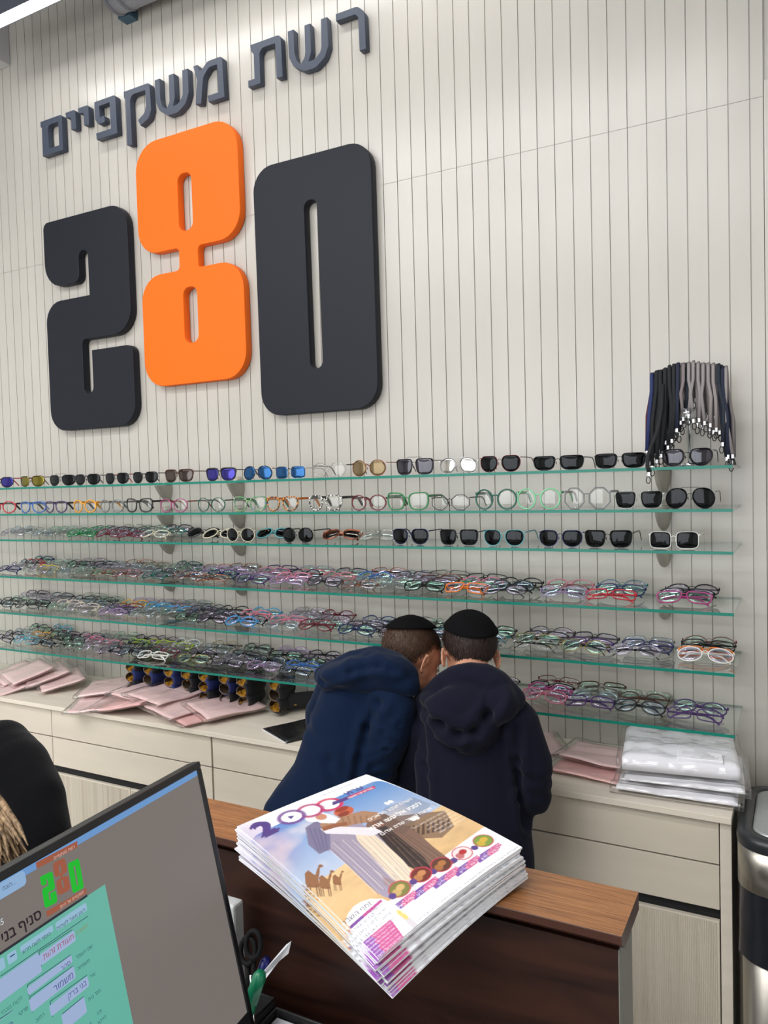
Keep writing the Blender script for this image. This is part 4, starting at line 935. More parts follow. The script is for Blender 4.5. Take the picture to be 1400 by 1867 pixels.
mb.add([(.375, a, b_) for a, b_ in PR]+[(1.0575, a, b_) for a, b_ in PR], [tuple(range(n)), tuple(range(n, 2*n))[::-1]]+[(i, n+i, n+(i+1) % n, (i+1) % n) for i in range(1, n)], 1)
mb.add([(.375, PR[0][0], LZ), (.375, PR[1][0], LZ), (1.0575, PR[1][0], LZ), (1.0575, PR[0][0], LZ)], [(0, 1, 2, 3)], 0)
mb.build('oak_cap', [M_oak, M_oedge], t, merge=True)
mb = MB(); mb.box((.39, .012, 0), (1.0495, .030, LZ-.0265)); mb.build('back_panel', M_wal, t)
mb = MB(); mb.box((.39, .031, 0), (1.0495, .085, LZ-.0265)); mb.build('front_panel', M_gry, t)
mb = MB(); mb.box((1.050, .012, 0), (1.0512, .086, LZ-.0265)); mb.build('end_panel', M_gry, t)
mb = MB(); mb.box((.0, -.66, .835), (1.0, .0115, .865), bev=.002); mb.build('desktop', M_wal, t)
mb = MB(); mb.box((.97, -.62, 0), (.999, -.01, .8345)); mb.box((.01, -.62, 0), (.04, -.01, .8345)); mb.build('side_support', M_wal, t)

# ---------------------------------------------------------------- mesh organiser with pens and note paper
DZ = .8655
M_mesh = mat('organiser_mesh_black', (.010, .010, .011), .4, bump=((1500, 1500, 1500), 1.0))
OX0, OX1, OY0, OY1, OZT = .50, .712, -1.66, -1.528, .985
t = thing('desk_organiser', 'black wire mesh desk organiser holding pens and note paper, beside the monitor', 'organiser', ((OX0+OX1)/2, (OY0+OY1)/2, DZ))
def walls(mb, x0, y0, x1, y1, z0, z1, w=.0025):
    mb.box((x0, y0, z0), (x1, y0+w, z1)); mb.box((x0, y1-w, z0), (x1, y1, z1)); mb.box((x0, y0+w, z0), (x0+w, y1-w, z1)); mb.box((x1-w, y0+w, z0), (x1, y1-w, z1)); mb.box((x0+w, y0+w, z0), (x1-w, y1-w, z0+.002))
hx, hy, hz = (OX1-OX0)/2, (OY1-OY0)/2, OZT-DZ
XD = .598-(OX0+OX1)/2
mb = MB(); walls(mb, -hx, -hy, XD-.001, hy, 0, hz+.012); mb.build('pen_box', M_mesh, t)
mb = MB(); walls(mb, XD, -hy, hx, hy, 0, hz); mb.build('note_box', M_mesh, t)
mb = MB()
for (x0, x1, zz) in ((-hx, XD-.001, hz+.012), (XD, hx, hz)):
    mb.tube([(x0+.001, -hy+.001, zz), (x1-.001, -hy+.001, zz), (x1-.001, hy-.001, zz), (x0+.001, hy-.001, zz)], .0022, 6, closed=True)
mb.build('wire_rim', mat('wire_black', (.015, .015, .017), .3), t)
tn = thing('note_paper', 'stack of white note paper in the black organiser', 'paper', ((.598+OX1)/2, (OY0+OY1)/2, OZT-.030))
mb = MB(); mb.box((-.050, -.059, 0), (.050, .059, .022)); mb.build('sheets', mat('paper_white', srgb(226, 228, 236), .7), tn)
def marker(p, q, r, mats, label, cat='pen'):
    t = thing('marker_pen' if cat == 'pen' else 'pen', label, 'pen', p); v = Vector(q)-Vector(p); L = v.length
    M = v.to_track_quat('Z', 'Y').to_matrix().to_4x4()
    mb = MB(); mb.lathe([(r*.9, 0), (r, .004), (r, L*.82)], 16, M=M); mb.build('barrel', mats[0], t)
    mb = MB(); mb.lathe([(r*1.06, L*.82), (r*1.06, L*.97), (r*.7, L)], 16, M=M); mb.box((r*.8, -.0015, L*.80), (r*1.5, .0015, L*.96), M=M); mb.build('cap', mats[1], t)
    return t
M_pw = mat('pen_white', srgb(214, 216, 220), .3); M_pb = mat('pen_blue', srgb(24, 28, 104), .3); M_pg = mat('pen_green', srgb(20, 120, 84), .3)
top = at(487, 1746, 'y', -1.56); marker((.540, -1.60, DZ+.006), tuple(top), .0068, (M_pw, M_pb), 'white marker with dark blue end in the organiser')
top = at(476, 1772, 'y', -1.60); marker((.560, -1.63, DZ+.006), tuple(top), .0082, (M_pg, M_pg), 'thick green marker in the organiser')
t = thing('letter_opener', 'white flat blade leaning in the organiser, pointing up to the right', 'opener', (0, 0, 0))
a = at(455, 1800, 'y', -1.575); b_ = at(531, 1716, 'y', -1.555); c_ = at(509, 1752, 'y', -1.555); d_ = at(486, 1782, 'y', -1.57); e_ = at(522, 1722, 'y', -1.555); f_ = at(470, 1812, 'y', -1.58)
V = [a, e_, b_, at(526, 1738, 'y', -1.555), c_, d_, f_]; nrm = Vector((.5, -.8, .3)).normalized()*.0012
mb = MB(); n = len(V); mb.add([v+nrm for v in V]+[v-nrm for v in V], [tuple(range(n)), tuple(range(2*n-1, n-1, -1))]+[(i, n+i, n+(i+1) % n, (i+1) % n) for i in range(n)]); mb.build('blade', M_pw, t)
mb = MB(); mb.tube([a.lerp(f_, .5), Vector((.575, -1.60, DZ+.006))], [.005, .004], 8); mb.build('handle', mat('handle_red', srgb(120, 20, 36), .4), t)
t = thing('scissors', 'black handled scissors standing in the organiser next to the screen edge', 'scissors', (0, 0, 0))
for (px, py) in ((452, 1733), (462, 1722)):
    c = at(px, py, 'y', -1.57); mb = MB()
    mb.tube([c+Vector((.012*math.cos(w), .004*math.sin(w), .016*math.sin(w))) for w in [2*math.pi*i/16 for i in range(16)]], .0034, 8, closed=True); mb.tube([c-Vector((0, 0, .016)), c-Vector((-.006, .01, .05))], .003, 8); mb.build('handle', mat('scissor_black', (.008, .008, .009), .8, spec=.15), t)
mb = MB(); c = at(457, 1750, 'y', -1.58); mb.tube([c-Vector((0, 0, .02)), Vector((c.x+.01, -1.59, DZ+.006))], .0025, 6); mb.build('blade', M_chr, t)
# white card terminal behind the monitor
t = thing('card_terminal', 'slim white device standing behind the right edge of the monitor', 'device', (0, 0, 0))
p = at(436, 1700, 'y', -1.53)
mb = MB(); mb.box((p.x-.040, -1.545, DZ), (p.x+.004, -1.522, p.z+.045), bev=.004); mb.build('case', mat('plastic_white', srgb(188, 191, 190), .5), t)
# ---------------------------------------------------------------- monitor
MC = Vector((.577, -1.636, 1.360)); ML = Vector((.083, -.9966, 0)); MN0 = Vector((.9966, .083, 0)); TAU = math.radians(12)
MD = (Vector((0, 0, -math.cos(TAU)))+MN0*math.sin(TAU)).normalized(); MN = ML.cross(MD); MN = MN if MN.dot(CAM-MC) > 0 else -MN
MM = Matrix((-ML, -MD, MN)).transposed().to_4x4(); MM.translation = MC   # local x right, y up, z to the viewer; origin = top right corner
WM, HM = .535, .325
t = thing('computer_monitor', 'black computer monitor tilted back, showing a green form and a shop logo', 'monitor', MC)
IM = Matrix.Translation(-MC)
M_bez = mat('monitor_black', (.010, .011, .014), .28, spec=.5)
mb = MB(); BZ_ = .0085; ZB = -.0012
mb.box((-WM, -BZ_, -.012), (0, 0, 0), M=IM @ MM, bev=.0012); mb.box((-BZ_, -HM, -.012), (0, -BZ_, 0), M=IM @ MM, bev=.0012); mb.box((-WM, -HM, -.012), (-WM+BZ_, -BZ_, 0), M=IM @ MM, bev=.0012); mb.box((-WM, -HM, -.012), (0, -HM+.02, 0), M=IM @ MM, bev=.0012)
mb.build('bezel', M_bez, t)
mb = MB(); mb.box((-WM+.001, -HM+.001, -.020), (-.001, -.001, -.0125), M=IM @ MM, bev=.003); mb.box((-WM*.75, -HM*.8, -.046), (-WM*.25, -HM*.25, -.0195), M=IM @ MM, bev=.006); mb.build('back_shell', mat('monitor_back', srgb(52, 53, 50), .5), t)
bc = MC+ML*WM/2+MD*(HM*.6)-MN*.06
mb = MB(); mb.tube([bc+MN*.02-MC, Vector((bc.x-.03, bc.y, bc.z-.03))-MC, Vector((bc.x-.05, bc.y, DZ+.01))-MC], .017, 12); mb.build('stand', M_bez, t)
mb = MB(); mb.box((bc.x-.15-MC.x, bc.y-.10-MC.y, DZ-MC.z), (bc.x+.06-MC.x, bc.y+.10-MC.y, DZ+.010-MC.z), bev=.003); mb.build('stand_base', M_bez, t)
# screen picture: flat coloured shapes lit from behind
def scr(px, py):
    d = FV + RV*((px-700)/FPX) - UV*((py-933.5)/FPX); P0 = MC+MN*ZB
    k = (P0-CAM).dot(MN)/d.dot(MN); q = CAM+d*k-MC
    return (q.dot(-ML), q.dot(-MD))
def em(c, s=.82):
    nm = 'screen_%d_%d_%d' % c
    if nm in MATS: return MATS[nm]
    M = bpy.data.materials.new(nm); M.use_nodes = True; nt = M.node_tree; b = nt.nodes['Principled BSDF']
    b.inputs['Base Color'].default_value = (.004, .004, .005, 1); b.inputs['Roughness'].default_value = .33; b.inputs['Specular IOR Level'].default_value = .35
    b.inputs['Emission Color'].default_value = (*srgb(*c), 1); b.inputs['Emission Strength'].default_value = s; MATS[nm] = M; return M
SM = []; sm = MB(); LAY = [0]
def mi_of(c):
    m_ = em(c)
    if m_ not in SM: SM.append(m_)
    return SM.index(m_)
def spoly(pts, c, px=True, lay=None):
    LAY[0] += 1; z = ZB+.00002*LAY[0]
    P2 = [scr(*p) for p in pts] if px else pts
    xl, yl, xh, yh = -WM+BZ_, -HM+.02, -BZ_, -BZ_
    # clip to the visible panel
    def clip(poly, f):
        out = []
        for i in range(len(poly)):
            a, b = poly[i-1], poly[i]; fa, fb = f(a), f(b)
            if (fa >= 0) != (fb >= 0): k = fa/(fa-fb); out.append((a[0]+(b[0]-a[0])*k, a[1]+(b[1]-a[1])*k))
            if fb >= 0: out.append(b)
        return out
    for f in (lambda p: p[0]-xl, lambda p: xh-p[0], lambda p: p[1]-yl, lambda p: yh-p[1]):
        P2 = clip(P2, f)
        if len(P2) < 3: return
    sm.add([(x, y, z) for x, y in P2], [tuple(range(len(P2)))], mi_of(c), False, IM @ MM)
def srect(x0, y0, x1, y1, c, r=0):
    pts = [(x0, y0), (x1, y0), (x1, y1), (x0, y1)]
    spoly(rounded(pts, r, 4) if r else pts, c, px=False)
def stext(txt, right_px, h, c, bold=0.0, left=None):
    """text whose right end of the baseline sits at a photo point"""
    vs, fs = text_mesh(txt, 1.0, bold); mx = max(v[0] for v in vs); hh = .62
    x, y = scr(*right_px); s = h*.62/hh; LAY[0] += 1; z = ZB+.00002*LAY[0]
    sm.add([(x+(v[0]-mx)*s, y+v[1]*s, z) for v in vs], fs, mi_of(c), False, IM @ MM)
def heb(s): return s[::-1]
spoly([(-WM, 0), (0, 0), (0, -HM), (-WM, -HM)], (128, 120, 115), px=False)
yb = scr(365, 1411)[1]
srect(-WM, yb, 0, 0, (112, 160, 216))
tx, ty = scr(47, 1600)
gx = scr(206, 1640)[0]; ly = scr(158, 1634)[1]                      # right edge of the form, header line

srect(-WM, scr(40, 1617)[1], tx, scr(44, 1585)[1], (150, 186, 226), .004)
stext(heb('הצמ')+'...', (28, 1611), .0055, (70, 90, 120))
# logo
bt = lambda a, b: scr(a, b)
S0 = scr(82.2, 1656.5); S1 = scr(153, 1618); S2 = scr(72.5, 1599)
def lg(p):
    u = (p[0]+1.652)/1.63; v = (p[1]-1.957)/.899
    return (S0[0]+(S1[0]-S0[0])*u+(S2[0]-S0[0])*v, S0[1]+(S1[1]-S0[1])*u+(S2[1]-S0[1])*v)
BR = (168, 92, 66)
for quad in (((65, 1573), (141, 1533), (141, 1545), (67, 1584)), ((84, 1662), (157, 1619), (158, 1628), (86, 1672))): spoly(quad, BR)
for pts, c in ((two, (14, 196, 44)), (eight, BR), (zero, (14, 196, 44))):
    LAY[0] += 1; z = ZB+.00002*LAY[0]; q = [lg(p) for p in pts]; n = len(q)
    bm = bmesh.new(); vsb = [bm.verts.new((x, y, 0)) for x, y in q]; fc = bm.faces.new(vsb); r_ = bmesh.ops.triangulate(bm, faces=[fc]); bm.verts.index_update()
    sm.add([(v.co.x, v.co.y, z) for v in bm.verts], [[v.index for v in f.verts] for f in bm.faces], mi_of(c), False, IM @ MM); bm.free()
for hole in ([(-.879, 2.904), (-.809, 2.904), (-.809, 2.686), (-.879, 2.686)], [(-.871, 2.470), (-.801, 2.470), (-.801, 2.256), (-.871, 2.256)], [(-.310, 2.691), (-.235, 2.691), (-.235, 2.105), (-.300, 2.105)]): spoly([lg(p) for p in hole], (128, 120, 115), px=False)
stext(heb('רשת משקפיים'), (136, 1546), .0045, (226, 200, 190)); stext(heb('משקפיים של היום'), (153, 1628), .0042, (226, 200, 190))
stext(heb('סניף בני ברק'), (76, 1673), .0132, (44, 36, 42), .02)
stext('05', (7, 1684), .0075, (220, 232, 240))
# form
srect(-WM, -HM, gx-.0065, ly, (108, 190, 172))
srect(-WM, ly-.0007, scr(159, 1634)[0], ly+.0017, (34, 44, 52))
W_ = (168, 188, 226)
def sq(a, b, c=W_, r=.0016):
    (x0, y0), (x1, y1) = scr(*a), scr(*b); srect(min(x0, x1), min(y0, y1), max(x0, x1), max(y0, y1), c, r)
sq((103, 1698), (156, 1645), (156, 198, 224)); stext(heb('רענן מאגר לקוחות'), (155, 1661), .0048, (40, 56, 92))
sq((38, 1738), (95, 1686), (156, 198, 224)); stext(heb('הוסף לקוח חדש'), (92, 1704), .0048, (40, 56, 92))
sq((15, 1760), (28, 1730), (156, 198, 224)); sq((18, 1746), (26, 1738), (40, 60, 130), 0)
sq((-30, 1792), (6, 1744), (156, 198, 224))
LN = (52, 104, 110)
def sline(a, b, w=.0008):
    (x0, y0), (x1, y1) = scr(*a), scr(*b); spoly([(x0, y0-w/2), (x1, y1-w/2), (x1, y1+w/2), (x0, y0+w/2)], LN, px=False)
def vline(a, b, w=.0009):
    (x0, y0), (x1, y1) = scr(*a), scr(*b); spoly([(x0-w/2, y0), (x0+w/2, y0), (x1+w/2, y1), (x1-w/2, y1)], LN, px=False)
sline((0, 1780), (160, 1670)); sline((70, 1735), (131, 1695)); vline((70, 1735), (75, 1761))
sq((74, 1761), (134, 1696)); stext(heb('תעודת זהות'), (134, 1711), .0076, (170, 74, 96))
stext(heb('חמש ב'), (159, 1690), .0052, (150, 150, 84))
sq((-20, 1842), (69, 1736)); 
sline((49, 1796), (128, 1741)); vline((49, 1796), (52, 1816)); sq((51, 1815), (129, 1741)); stext(heb('סהר'), (128, 1758), .0062, (74, 84, 150)); stext(heb('שם העובד'), (168, 1727), .0050, (44, 92, 96))
sline((53, 1818), (132, 1761)); vline((53, 1818), (58, 1846)); sq((56, 1846), (133, 1761)); stext(heb('משמור'), (133, 1782), .0086, (74, 84, 150)); stext(heb('משפחה'), (163, 1753), .0050, (44, 92, 96))
sline((90, 1826), (157, 1778)); vline((90, 1826), (95, 1854)); sq((92, 1854), (158, 1779)); stext(heb('בני ברק'), (157, 1795), .0074, (74, 84, 150)); stext(heb('עיר'), (173, 1777), .0050, (44, 92, 96))
sline((113, 1848), (151, 1817)); vline((113, 1848), (118, 1880)); sq((116, 1880), (152, 1817)); stext(heb("מס' בית"), (182, 1808), .0050, (44, 92, 96))
stext(heb('לקוח נוכחי'), (40, 1822), .0050, (60, 120, 112)); stext(heb('פרטי'), (50, 1840), .0050, (44, 92, 96)); stext(heb('רחוב'), (80, 1852), .0050, (44, 92, 96))
sline((-10, 1863), (22, 1842)); sq((-40, 1890), (22, 1842)); stext('086', (168, 1872), .0086, (74, 84, 150)); stext(heb('ת.ז'), (184, 1845), .0050, (44, 92, 96)); stext(heb('דרכון'), (192, 1856), .0050, (44, 92, 96))
stext(heb('משה'), (23, 1872), .0086, (74, 84, 150))
me = sm.mesh('screen', SM); link('screen', me, t)['label'] = 'lit screen with a green form'
# ================================================================ MAGAZINES ON THE OAK CAP
HI = ((-0.0009308934970323624, 0.0009965581835435664, -1.0996671918821734), (-0.000726229504365715, -0.0018041069792576006, 3.03252036362757), (-3.631328752499715e-05, -0.0009136732412676243, 1.0))
def muv(px, py):
    a = [r[0]*px+r[1]*py+r[2] for r in HI]; return a[0]/a[2], a[1]/a[2]
def mc(x, y): return muv(420+x/2.5, 1390+y/2.5)          # from a 2.5x enlargement
MU, MV = 300, 410
NU, NV = 600, 820
IMG = np.ones((NV+1, NU+1, 3))*np.array(srgb(240, 240, 243))
GU, GV = np.meshgrid(np.arange(NU+1)/NU, np.arange(NV+1)/NV)
def mask_poly(pts):
    m_ = np.zeros(GU.shape, bool); n = len(pts)
    for i in range(n):
        (x0, y0), (x1, y1) = pts[i-1], pts[i]
        if abs(y1-y0) < 1e-12: continue
        c = ((y0 > GV) != (y1 > GV)) & (GU < (x1-x0)*(GV-y0)/(y1-y0)+x0); m_ ^= c
    return m_
def blend(m_, col, a=1.0):
    c = np.array(col); w = (m_*a)[..., None] if m_.dtype != bool else (m_.astype(float)*a)[..., None]
    IMG[:] = IMG*(1-w)+c*w
def fill(pts, rgb, a=1.0, px=True):
    P_ = [mc(*p) for p in pts] if px else pts
    blend(mask_poly(P_), srgb(*rgb), a)
def ell(cu, cv, ru, rv, rgb, a=1.0, soft=0., rot=0):
    du, dv = (GU-cu)*.243, (GV-cv)*.325; c, s = math.cos(rot), math.sin(rot)
    x = (du*c+dv*s)/ru; y = (-du*s+dv*c)/rv; d = np.sqrt(x*x+y*y)
    m_ = np.clip((1+soft-d)/(soft+.06), 0, 1); blend(m_, srgb(*rgb), a)
def nmap(su, sv, seed):
    """cheap smooth value noise over the page"""
    r = np.random.RandomState(seed); out = np.zeros(GU.shape)
    for o in range(4):
        k = 2**o; g = r.rand(int(sv*k)+3, int(su*k)+3); x = GU*su*k; y = GV*sv*k; i = x.astype(int); j = y.astype(int); fx = x-i; fy = y-j
        fx = fx*fx*(3-2*fx); fy = fy*fy*(3-2*fy)
        out += ((g[j, i]*(1-fx)+g[j, i+1]*fx)*(1-fy)+(g[j+1, i]*(1-fx)+g[j+1, i+1]*fx)*fy)/k
    return out/1.875
def ptext(txt, u, v, h, rgb, bold=0., right=True, width=None, italic=0., px=False):
    """text with its right (or left) baseline end at u,v; h = letter height as a share of page height"""
    vs, fs = text_mesh(txt, 1.0, bold); xs = [p[0] for p in vs]; mx, mn = max(xs), min(xs)
    sv = h/.62; su = sv*.325/.243
    if width: su = width/(mx-mn)
    cov = np.zeros(GU.shape, bool)
    for f in fs:
        pts = []
        for i in f:
            x, y = vs[i][0], vs[i][1]; x2 = (x-mx if right else x-mn)+italic*y; pts.append((u+x2*su, v-y*sv))
        u0, u1 = min(p[0] for p in pts), max(p[0] for p in pts); v0, v1 = min(p[1] for p in pts), max(p[1] for p in pts)
        i0, i1 = max(0, int(u0*NU)-1), min(NU, int(u1*NU)+2); j0, j1 = max(0, int(v0*NV)-1), min(NV, int(v1*NV)+2)
        if i1 <= i0 or j1 <= j0: continue
        gu, gv = GU[j0:j1+1, i0:i1+1], GV[j0:j1+1, i0:i1+1]; m_ = np.zeros(gu.shape, bool); n = len(pts)
        for i in range(n):
            (x0, y0), (x1, y1) = pts[i-1], pts[i]
            if abs(y1-y0) < 1e-12: continue
            m_ ^= ((y0 > gv) != (y1 > gv)) & (gu < (x1-x0)*(gv-y0)/(y1-y0)+x0)
        cov[j0:j1+1, i0:i1+1] |= m_
    blend(cov, srgb(*rgb))
# picture panel: sky, clouds, desert
pic = [(.055, .175), (.10, .135), (.93, .10), (1.0, .13), (1.0, .78), (.62, .80), (.50, .86), (.0, .86), (.0, .20)]
pic = rounded([(.035, .125), (.99, .105), (1.01, .80), (.0, .86), (.0, .14)], [.05, .06, 0, 0, 0])
pm = mask_poly(pic)
t_ = np.clip((GV-.1)/.5, 0, 1)[..., None]
sky = np.array(srgb(70, 134, 200))*(1-t_)+np.array(srgb(186, 198, 218))*t_
cl = np.clip((nmap(3, 4, 5)-.50)*5, 0, 1)[..., None]*np.clip(1.1-.3*np.abs(GU-.1)[..., None], 0, 1)
sky = sky*(1-cl)+np.array(srgb(226, 218, 220))*cl
sand = np.array(srgb(224, 192, 144))*(1-np.clip((GV-.5)/.5, 0, 1))[..., None]+np.array(srgb(208, 166, 114))*np.clip((GV-.5)/.5, 0, 1)[..., None]
sand = sand*(.82+.36*nmap(9, 26, 8))[..., None]
hor = .56-.02*GU+.01*np.sin(GU*9)
land = (GV > hor)[..., None]
scn = np.where(land, sand, sky)
IMG[:] = np.where(pm[..., None], scn, IMG)
# soft purple veil at the left side of the panel
ell(.0, .20, .03, .05, (160, 140, 184), .45, .8)
# dark group and haze in the right distance
fill([(700, 260), (960, 230), (1010, 300), (960, 350), (840, 356), (760, 330)], (120, 92, 74), .85)
for k in range(9): fill([(800+k*22, 300-k*4), (808+k*22, 296-k*4), (814+k*22, 350-k*5), (800+k*22, 354-k*5)], (70, 46, 38), .9)
# camels
CM = (142, 96, 62)
for (dx, dy, s) in ((0, 0, 1.0), (64, 8, .82), (128, -8, .62)):
    X = lambda a, b: (330+dx+a*s, 560+dy+b*s)
    fill([X(-16, -58), X(2, -72), X(24, -56), X(44, -44), X(50, -10), X(40, 6), X(0, 2), X(-18, -12)], CM)
    fill([X(30, -40), X(42, -70), X(54, -92), X(60, -88), X(56, -60), X(46, -26)], CM); fill([X(50, -94), X(66, -98), X(78, -90), X(62, -82)], CM)
    for lx in (-14, -2, 30, 42): fill([X(lx, -8), X(lx+7, -8), X(lx+12, 44), X(lx+7, 46)], (120, 78, 50))
# robed figures embracing: right one in brown and black, left one in lilac and cream
fill([(640, 240), (700, 244), (760, 275), (850, 330), (920, 388), (985, 432), (1035, 462), (990, 480), (930, 496), (860, 470), (760, 400), (660, 370), (600, 320)], (122, 94, 80))
fill([(630, 318), (700, 296), (790, 366), (880, 432), (925, 486), (890, 508), (800, 470), (700, 410), (650, 372)], (46, 36, 36))
for k in range(16):
    x0 = 655+k*9; y0 = 300+k*3-(k > 8)*12; x1 = 850+k*11; y1 = 500-k*2.4
    fill([(x0, y0), (x0+3, y0), (x1+5, y1), (x1, y1)], ((36, 28, 28), (150, 118, 98), (84, 62, 54))[k % 3], .5)
fill([(338, 300), (400, 268), (500, 276), (600, 290), (660, 330), (720, 392), (790, 452), (842, 506), (846, 560), (800, 600), (745, 624), (690, 606), (610, 548), (530, 474), (452, 406), (380, 396), (345, 350)], (156, 146, 166))
fill([(560, 322), (640, 326), (710, 384), (785, 448), (842, 508), (838, 540), (790, 566), (720, 510), (640, 430), (575, 366)], (226, 208, 184))
for k in range(22):
    u_ = k/21; x0 = 410+u_*235; y0 = 372-u_*34+4*math.sin(k*2.2); x1 = 660+u_*178; y1 = 596-u_*78+6*math.sin(k*1.3); w_ = 3+2*math.sin(k*1.7)
    fill([(x0, y0), (x0+w_, y0-1), (x1+w_*1.5, y1), (x1, y1+2)], ((236, 226, 216), (104, 94, 118), (200, 188, 190), (140, 124, 128))[k % 4], .42)
fill([(690, 520), (760, 540), (846, 540), (838, 566), (760, 580), (700, 556)], (150, 112, 86), .45)
fill([(338, 300), (392, 268), (448, 296), (446, 396), (392, 418), (344, 376)], (120, 116, 146))
for k in range(4): fill([(352+k*22, 304), (360+k*22, 300), (392+k*14, 400), (384+k*14, 404)], (90, 88, 118), .5)
fill([(404, 286), (452, 262), (520, 246), (600, 228), (668, 236), (684, 262), (640, 278), (560, 288), (480, 312), (420, 318)], (168, 128, 100))
for k in range(6): fill([(500+k*28, 250), (508+k*28, 250), (520+k*26, 286), (512+k*26, 288)], (120, 86, 66), .5)
fill([(404, 304), (470, 296), (560, 300), (650, 304), (688, 322), (640, 340), (540, 332), (430, 328)], (224, 220, 226))
fill([(408, 300), (470, 284), (528, 276), (532, 290), (470, 302), (420, 316)], (144, 92, 66)); fill([(640, 284), (690, 280), (696, 296), (650, 304)], (150, 88, 64))
fill([(376, 240), (440, 236), (500, 262), (476, 282), (410, 280), (368, 264)], (230, 228, 234))
a_, b_ = mc(388, 250); ell(a_, b_, .016, .016, (232, 232, 238)); a_, b_ = mc(352, 236); ell(a_, b_, .012, .018, (236, 236, 240))
fill([(380, 240), (440, 238), (500, 262), (470, 282), (410, 278), (370, 262)], (228, 226, 232))
a_, b_ = mc(414, 252); ell(a_, b_, .008, .010, (196, 138, 112)); a_, b_ = mc(516, 228); ell(a_, b_, .016, .014, (196, 96, 66)); a_, b_ = mc(508, 218); ell(a_, b_, .012, .007, (150, 58, 40)); a_, b_ = mc(514, 240); ell(a_, b_, .010, .006, (140, 60, 44))
# masthead
INK = (72, 58, 128); MAG = (214, 44, 92)
def ring(u, v, r, w, c1):
    du, dv = (GU-u)*.243, (GV-v)*.325; d = np.sqrt(du*du+dv*dv); blend(np.clip(1-np.abs(d-r)/w*1.0, 0, 1)**.4, srgb(*c1)); blend(np.clip((r-w*.6-d)/.0008, 0, 1), srgb(238, 238, 243))
u2, v2 = mc(215, 290); 
ptext('2', *mc(226, 304), .108, INK, .07, right=True)
for (x, y, c) in ((455, 196, (206, 40, 84)), (368, 222, (176, 48, 110)), (282, 250, (110, 66, 140))):
    u, v = mc(x, y); ring(u, v, .0182, .0044, c)
u, v = mc(282, 250); fill([(u-.016, v-.016), (u+.022, v), (u-.016, v+.016)], INK, px=False)
ptext(heb('ערוץ'), *mc(612, 122), .036, INK, .03)
fill([(466, 186), (652, 112), (658, 124), (470, 200)], (196, 52, 96)); fill([(466, 186), (540, 157), (545, 172), (470, 200)], (84, 58, 128))
ptext(heb('מאירים את השבת'), *mc(648, 124), .013, (246, 240, 246), .02)
ptext(heb('פרשת וישלח תשפד גליון שבועי לכל המשפחה'), *mc(560, 100), .0065, (120, 118, 140), 0)
# quotation block
blend(mask_poly([mc(630, 300), mc(700, 215), mc(820, 170), mc(935, 215), (1.0, .42), (.98, .50), mc(790, 332)]), srgb(70, 62, 66), .30)
ptext(heb('וישלח יעקב מלאכים'), *mc(818, 180), .020, (244, 240, 236), .01); ptext(heb('לפניו אל עשו אחיו'), *mc(862, 200), .026, (250, 246, 240), .02); ptext(heb('ארצה שעיר שדה אדום'), *mc(905, 222), .020, (244, 240, 236), .01)
for (x, y) in ((706, 196), (722, 188), (822, 268), (838, 262)): u, v = mc(x, y); ell(u, v, .004, .0055, (240, 236, 232))
for k, w in enumerate((.34, .36, .33, .30, .24)):
    ptext(heb(['האם אפשר להתפייס באמת עם מי', 'שפגע בנו, ומה אומרת לנו', 'הפרשה על כוחה של סליחה', 'ועל אהבת אחים שנשכחה', 'ומתעוררת מחדש השבוע']), .985, .0+mc(950+k*14, 238+k*12)[1]+.0, .0095, (230, 222, 216), 0) if False else ptext(heb(['האם אפשר להתפייס באמת עם מי', 'שפגע בנו, ומה אומרת לנו', 'הפרשה על כוחה של סליחה', 'ועל אהבת אחים שנשכחה', 'ומתעוררת מחדש השבוע'][k]), .985, mc(960+k*12, 238+k*14)[1], .0095, (230, 222, 216), 0)
# white foot of the cover
blend(mask_poly([mc(1215, 330), mc(1330, 385), (1.02, 1.02), (-.02, 1.02), (-.02, .90), mc(520, 735), mc(640, 640), mc(760, 640), mc(900, 560), mc(1050, 470)]), srgb(236, 237, 241))
# round article pictures with captions
for (x, y, c1, c2) in ((1148, 362, (120, 150, 60), (206, 168, 60)), (1060, 418, (226, 214, 214), (176, 40, 50)), (968, 468, (90, 50, 36), (170, 110, 60)), (875, 512, (110, 40, 30), (190, 130, 80)), (775, 575, (120, 120, 60), (206, 170, 110))):
    u, v = mc(x, y); ell(u, v, .0152, .0138, (190, 52, 76)); ell(u, v, .0136, .0122, c1); ell(u+.01, v-.004, .006, .005, c2); ell(u-.025, v+.006, .006, .006, c2, .8)
    u1, v1 = mc(x-34, y+32); ell(u1, v1, .005, .005, (84, 58, 128))
    for k in range(3):
        u2, v2 = mc(x+80-k*4, y+14+k*11); g = np.array(srgb(214, 60, 110)); 
        blend(mask_poly([(u2-.15, v2-.011), (u2, v2-.011), (u2, v2+.009), (u2-.15, v2+.009)]) & (GU > u2-.075), srgb(200, 84, 138)); blend(mask_poly([(u2-.15, v2-.011), (u2-.075, v2-.011), (u2-.075, v2+.009), (u2-.15, v2+.009)]), srgb(120, 74, 160))
        ptext(heb(['לקראת שבת', 'סיפור לשולחן', 'מדור הילדים'][k]), u2-.005, v2+.005, .011, (240, 236, 244), 0)
for k in range(2): ptext(heb('לקבלת העלון במייל ולפרסום ניתן לפנות למערכת בכל שעות היום והערב'), .985, mc(1262, 402)[1]+.022+k*.018, .0085, (120, 120, 132), 0, width=.93)
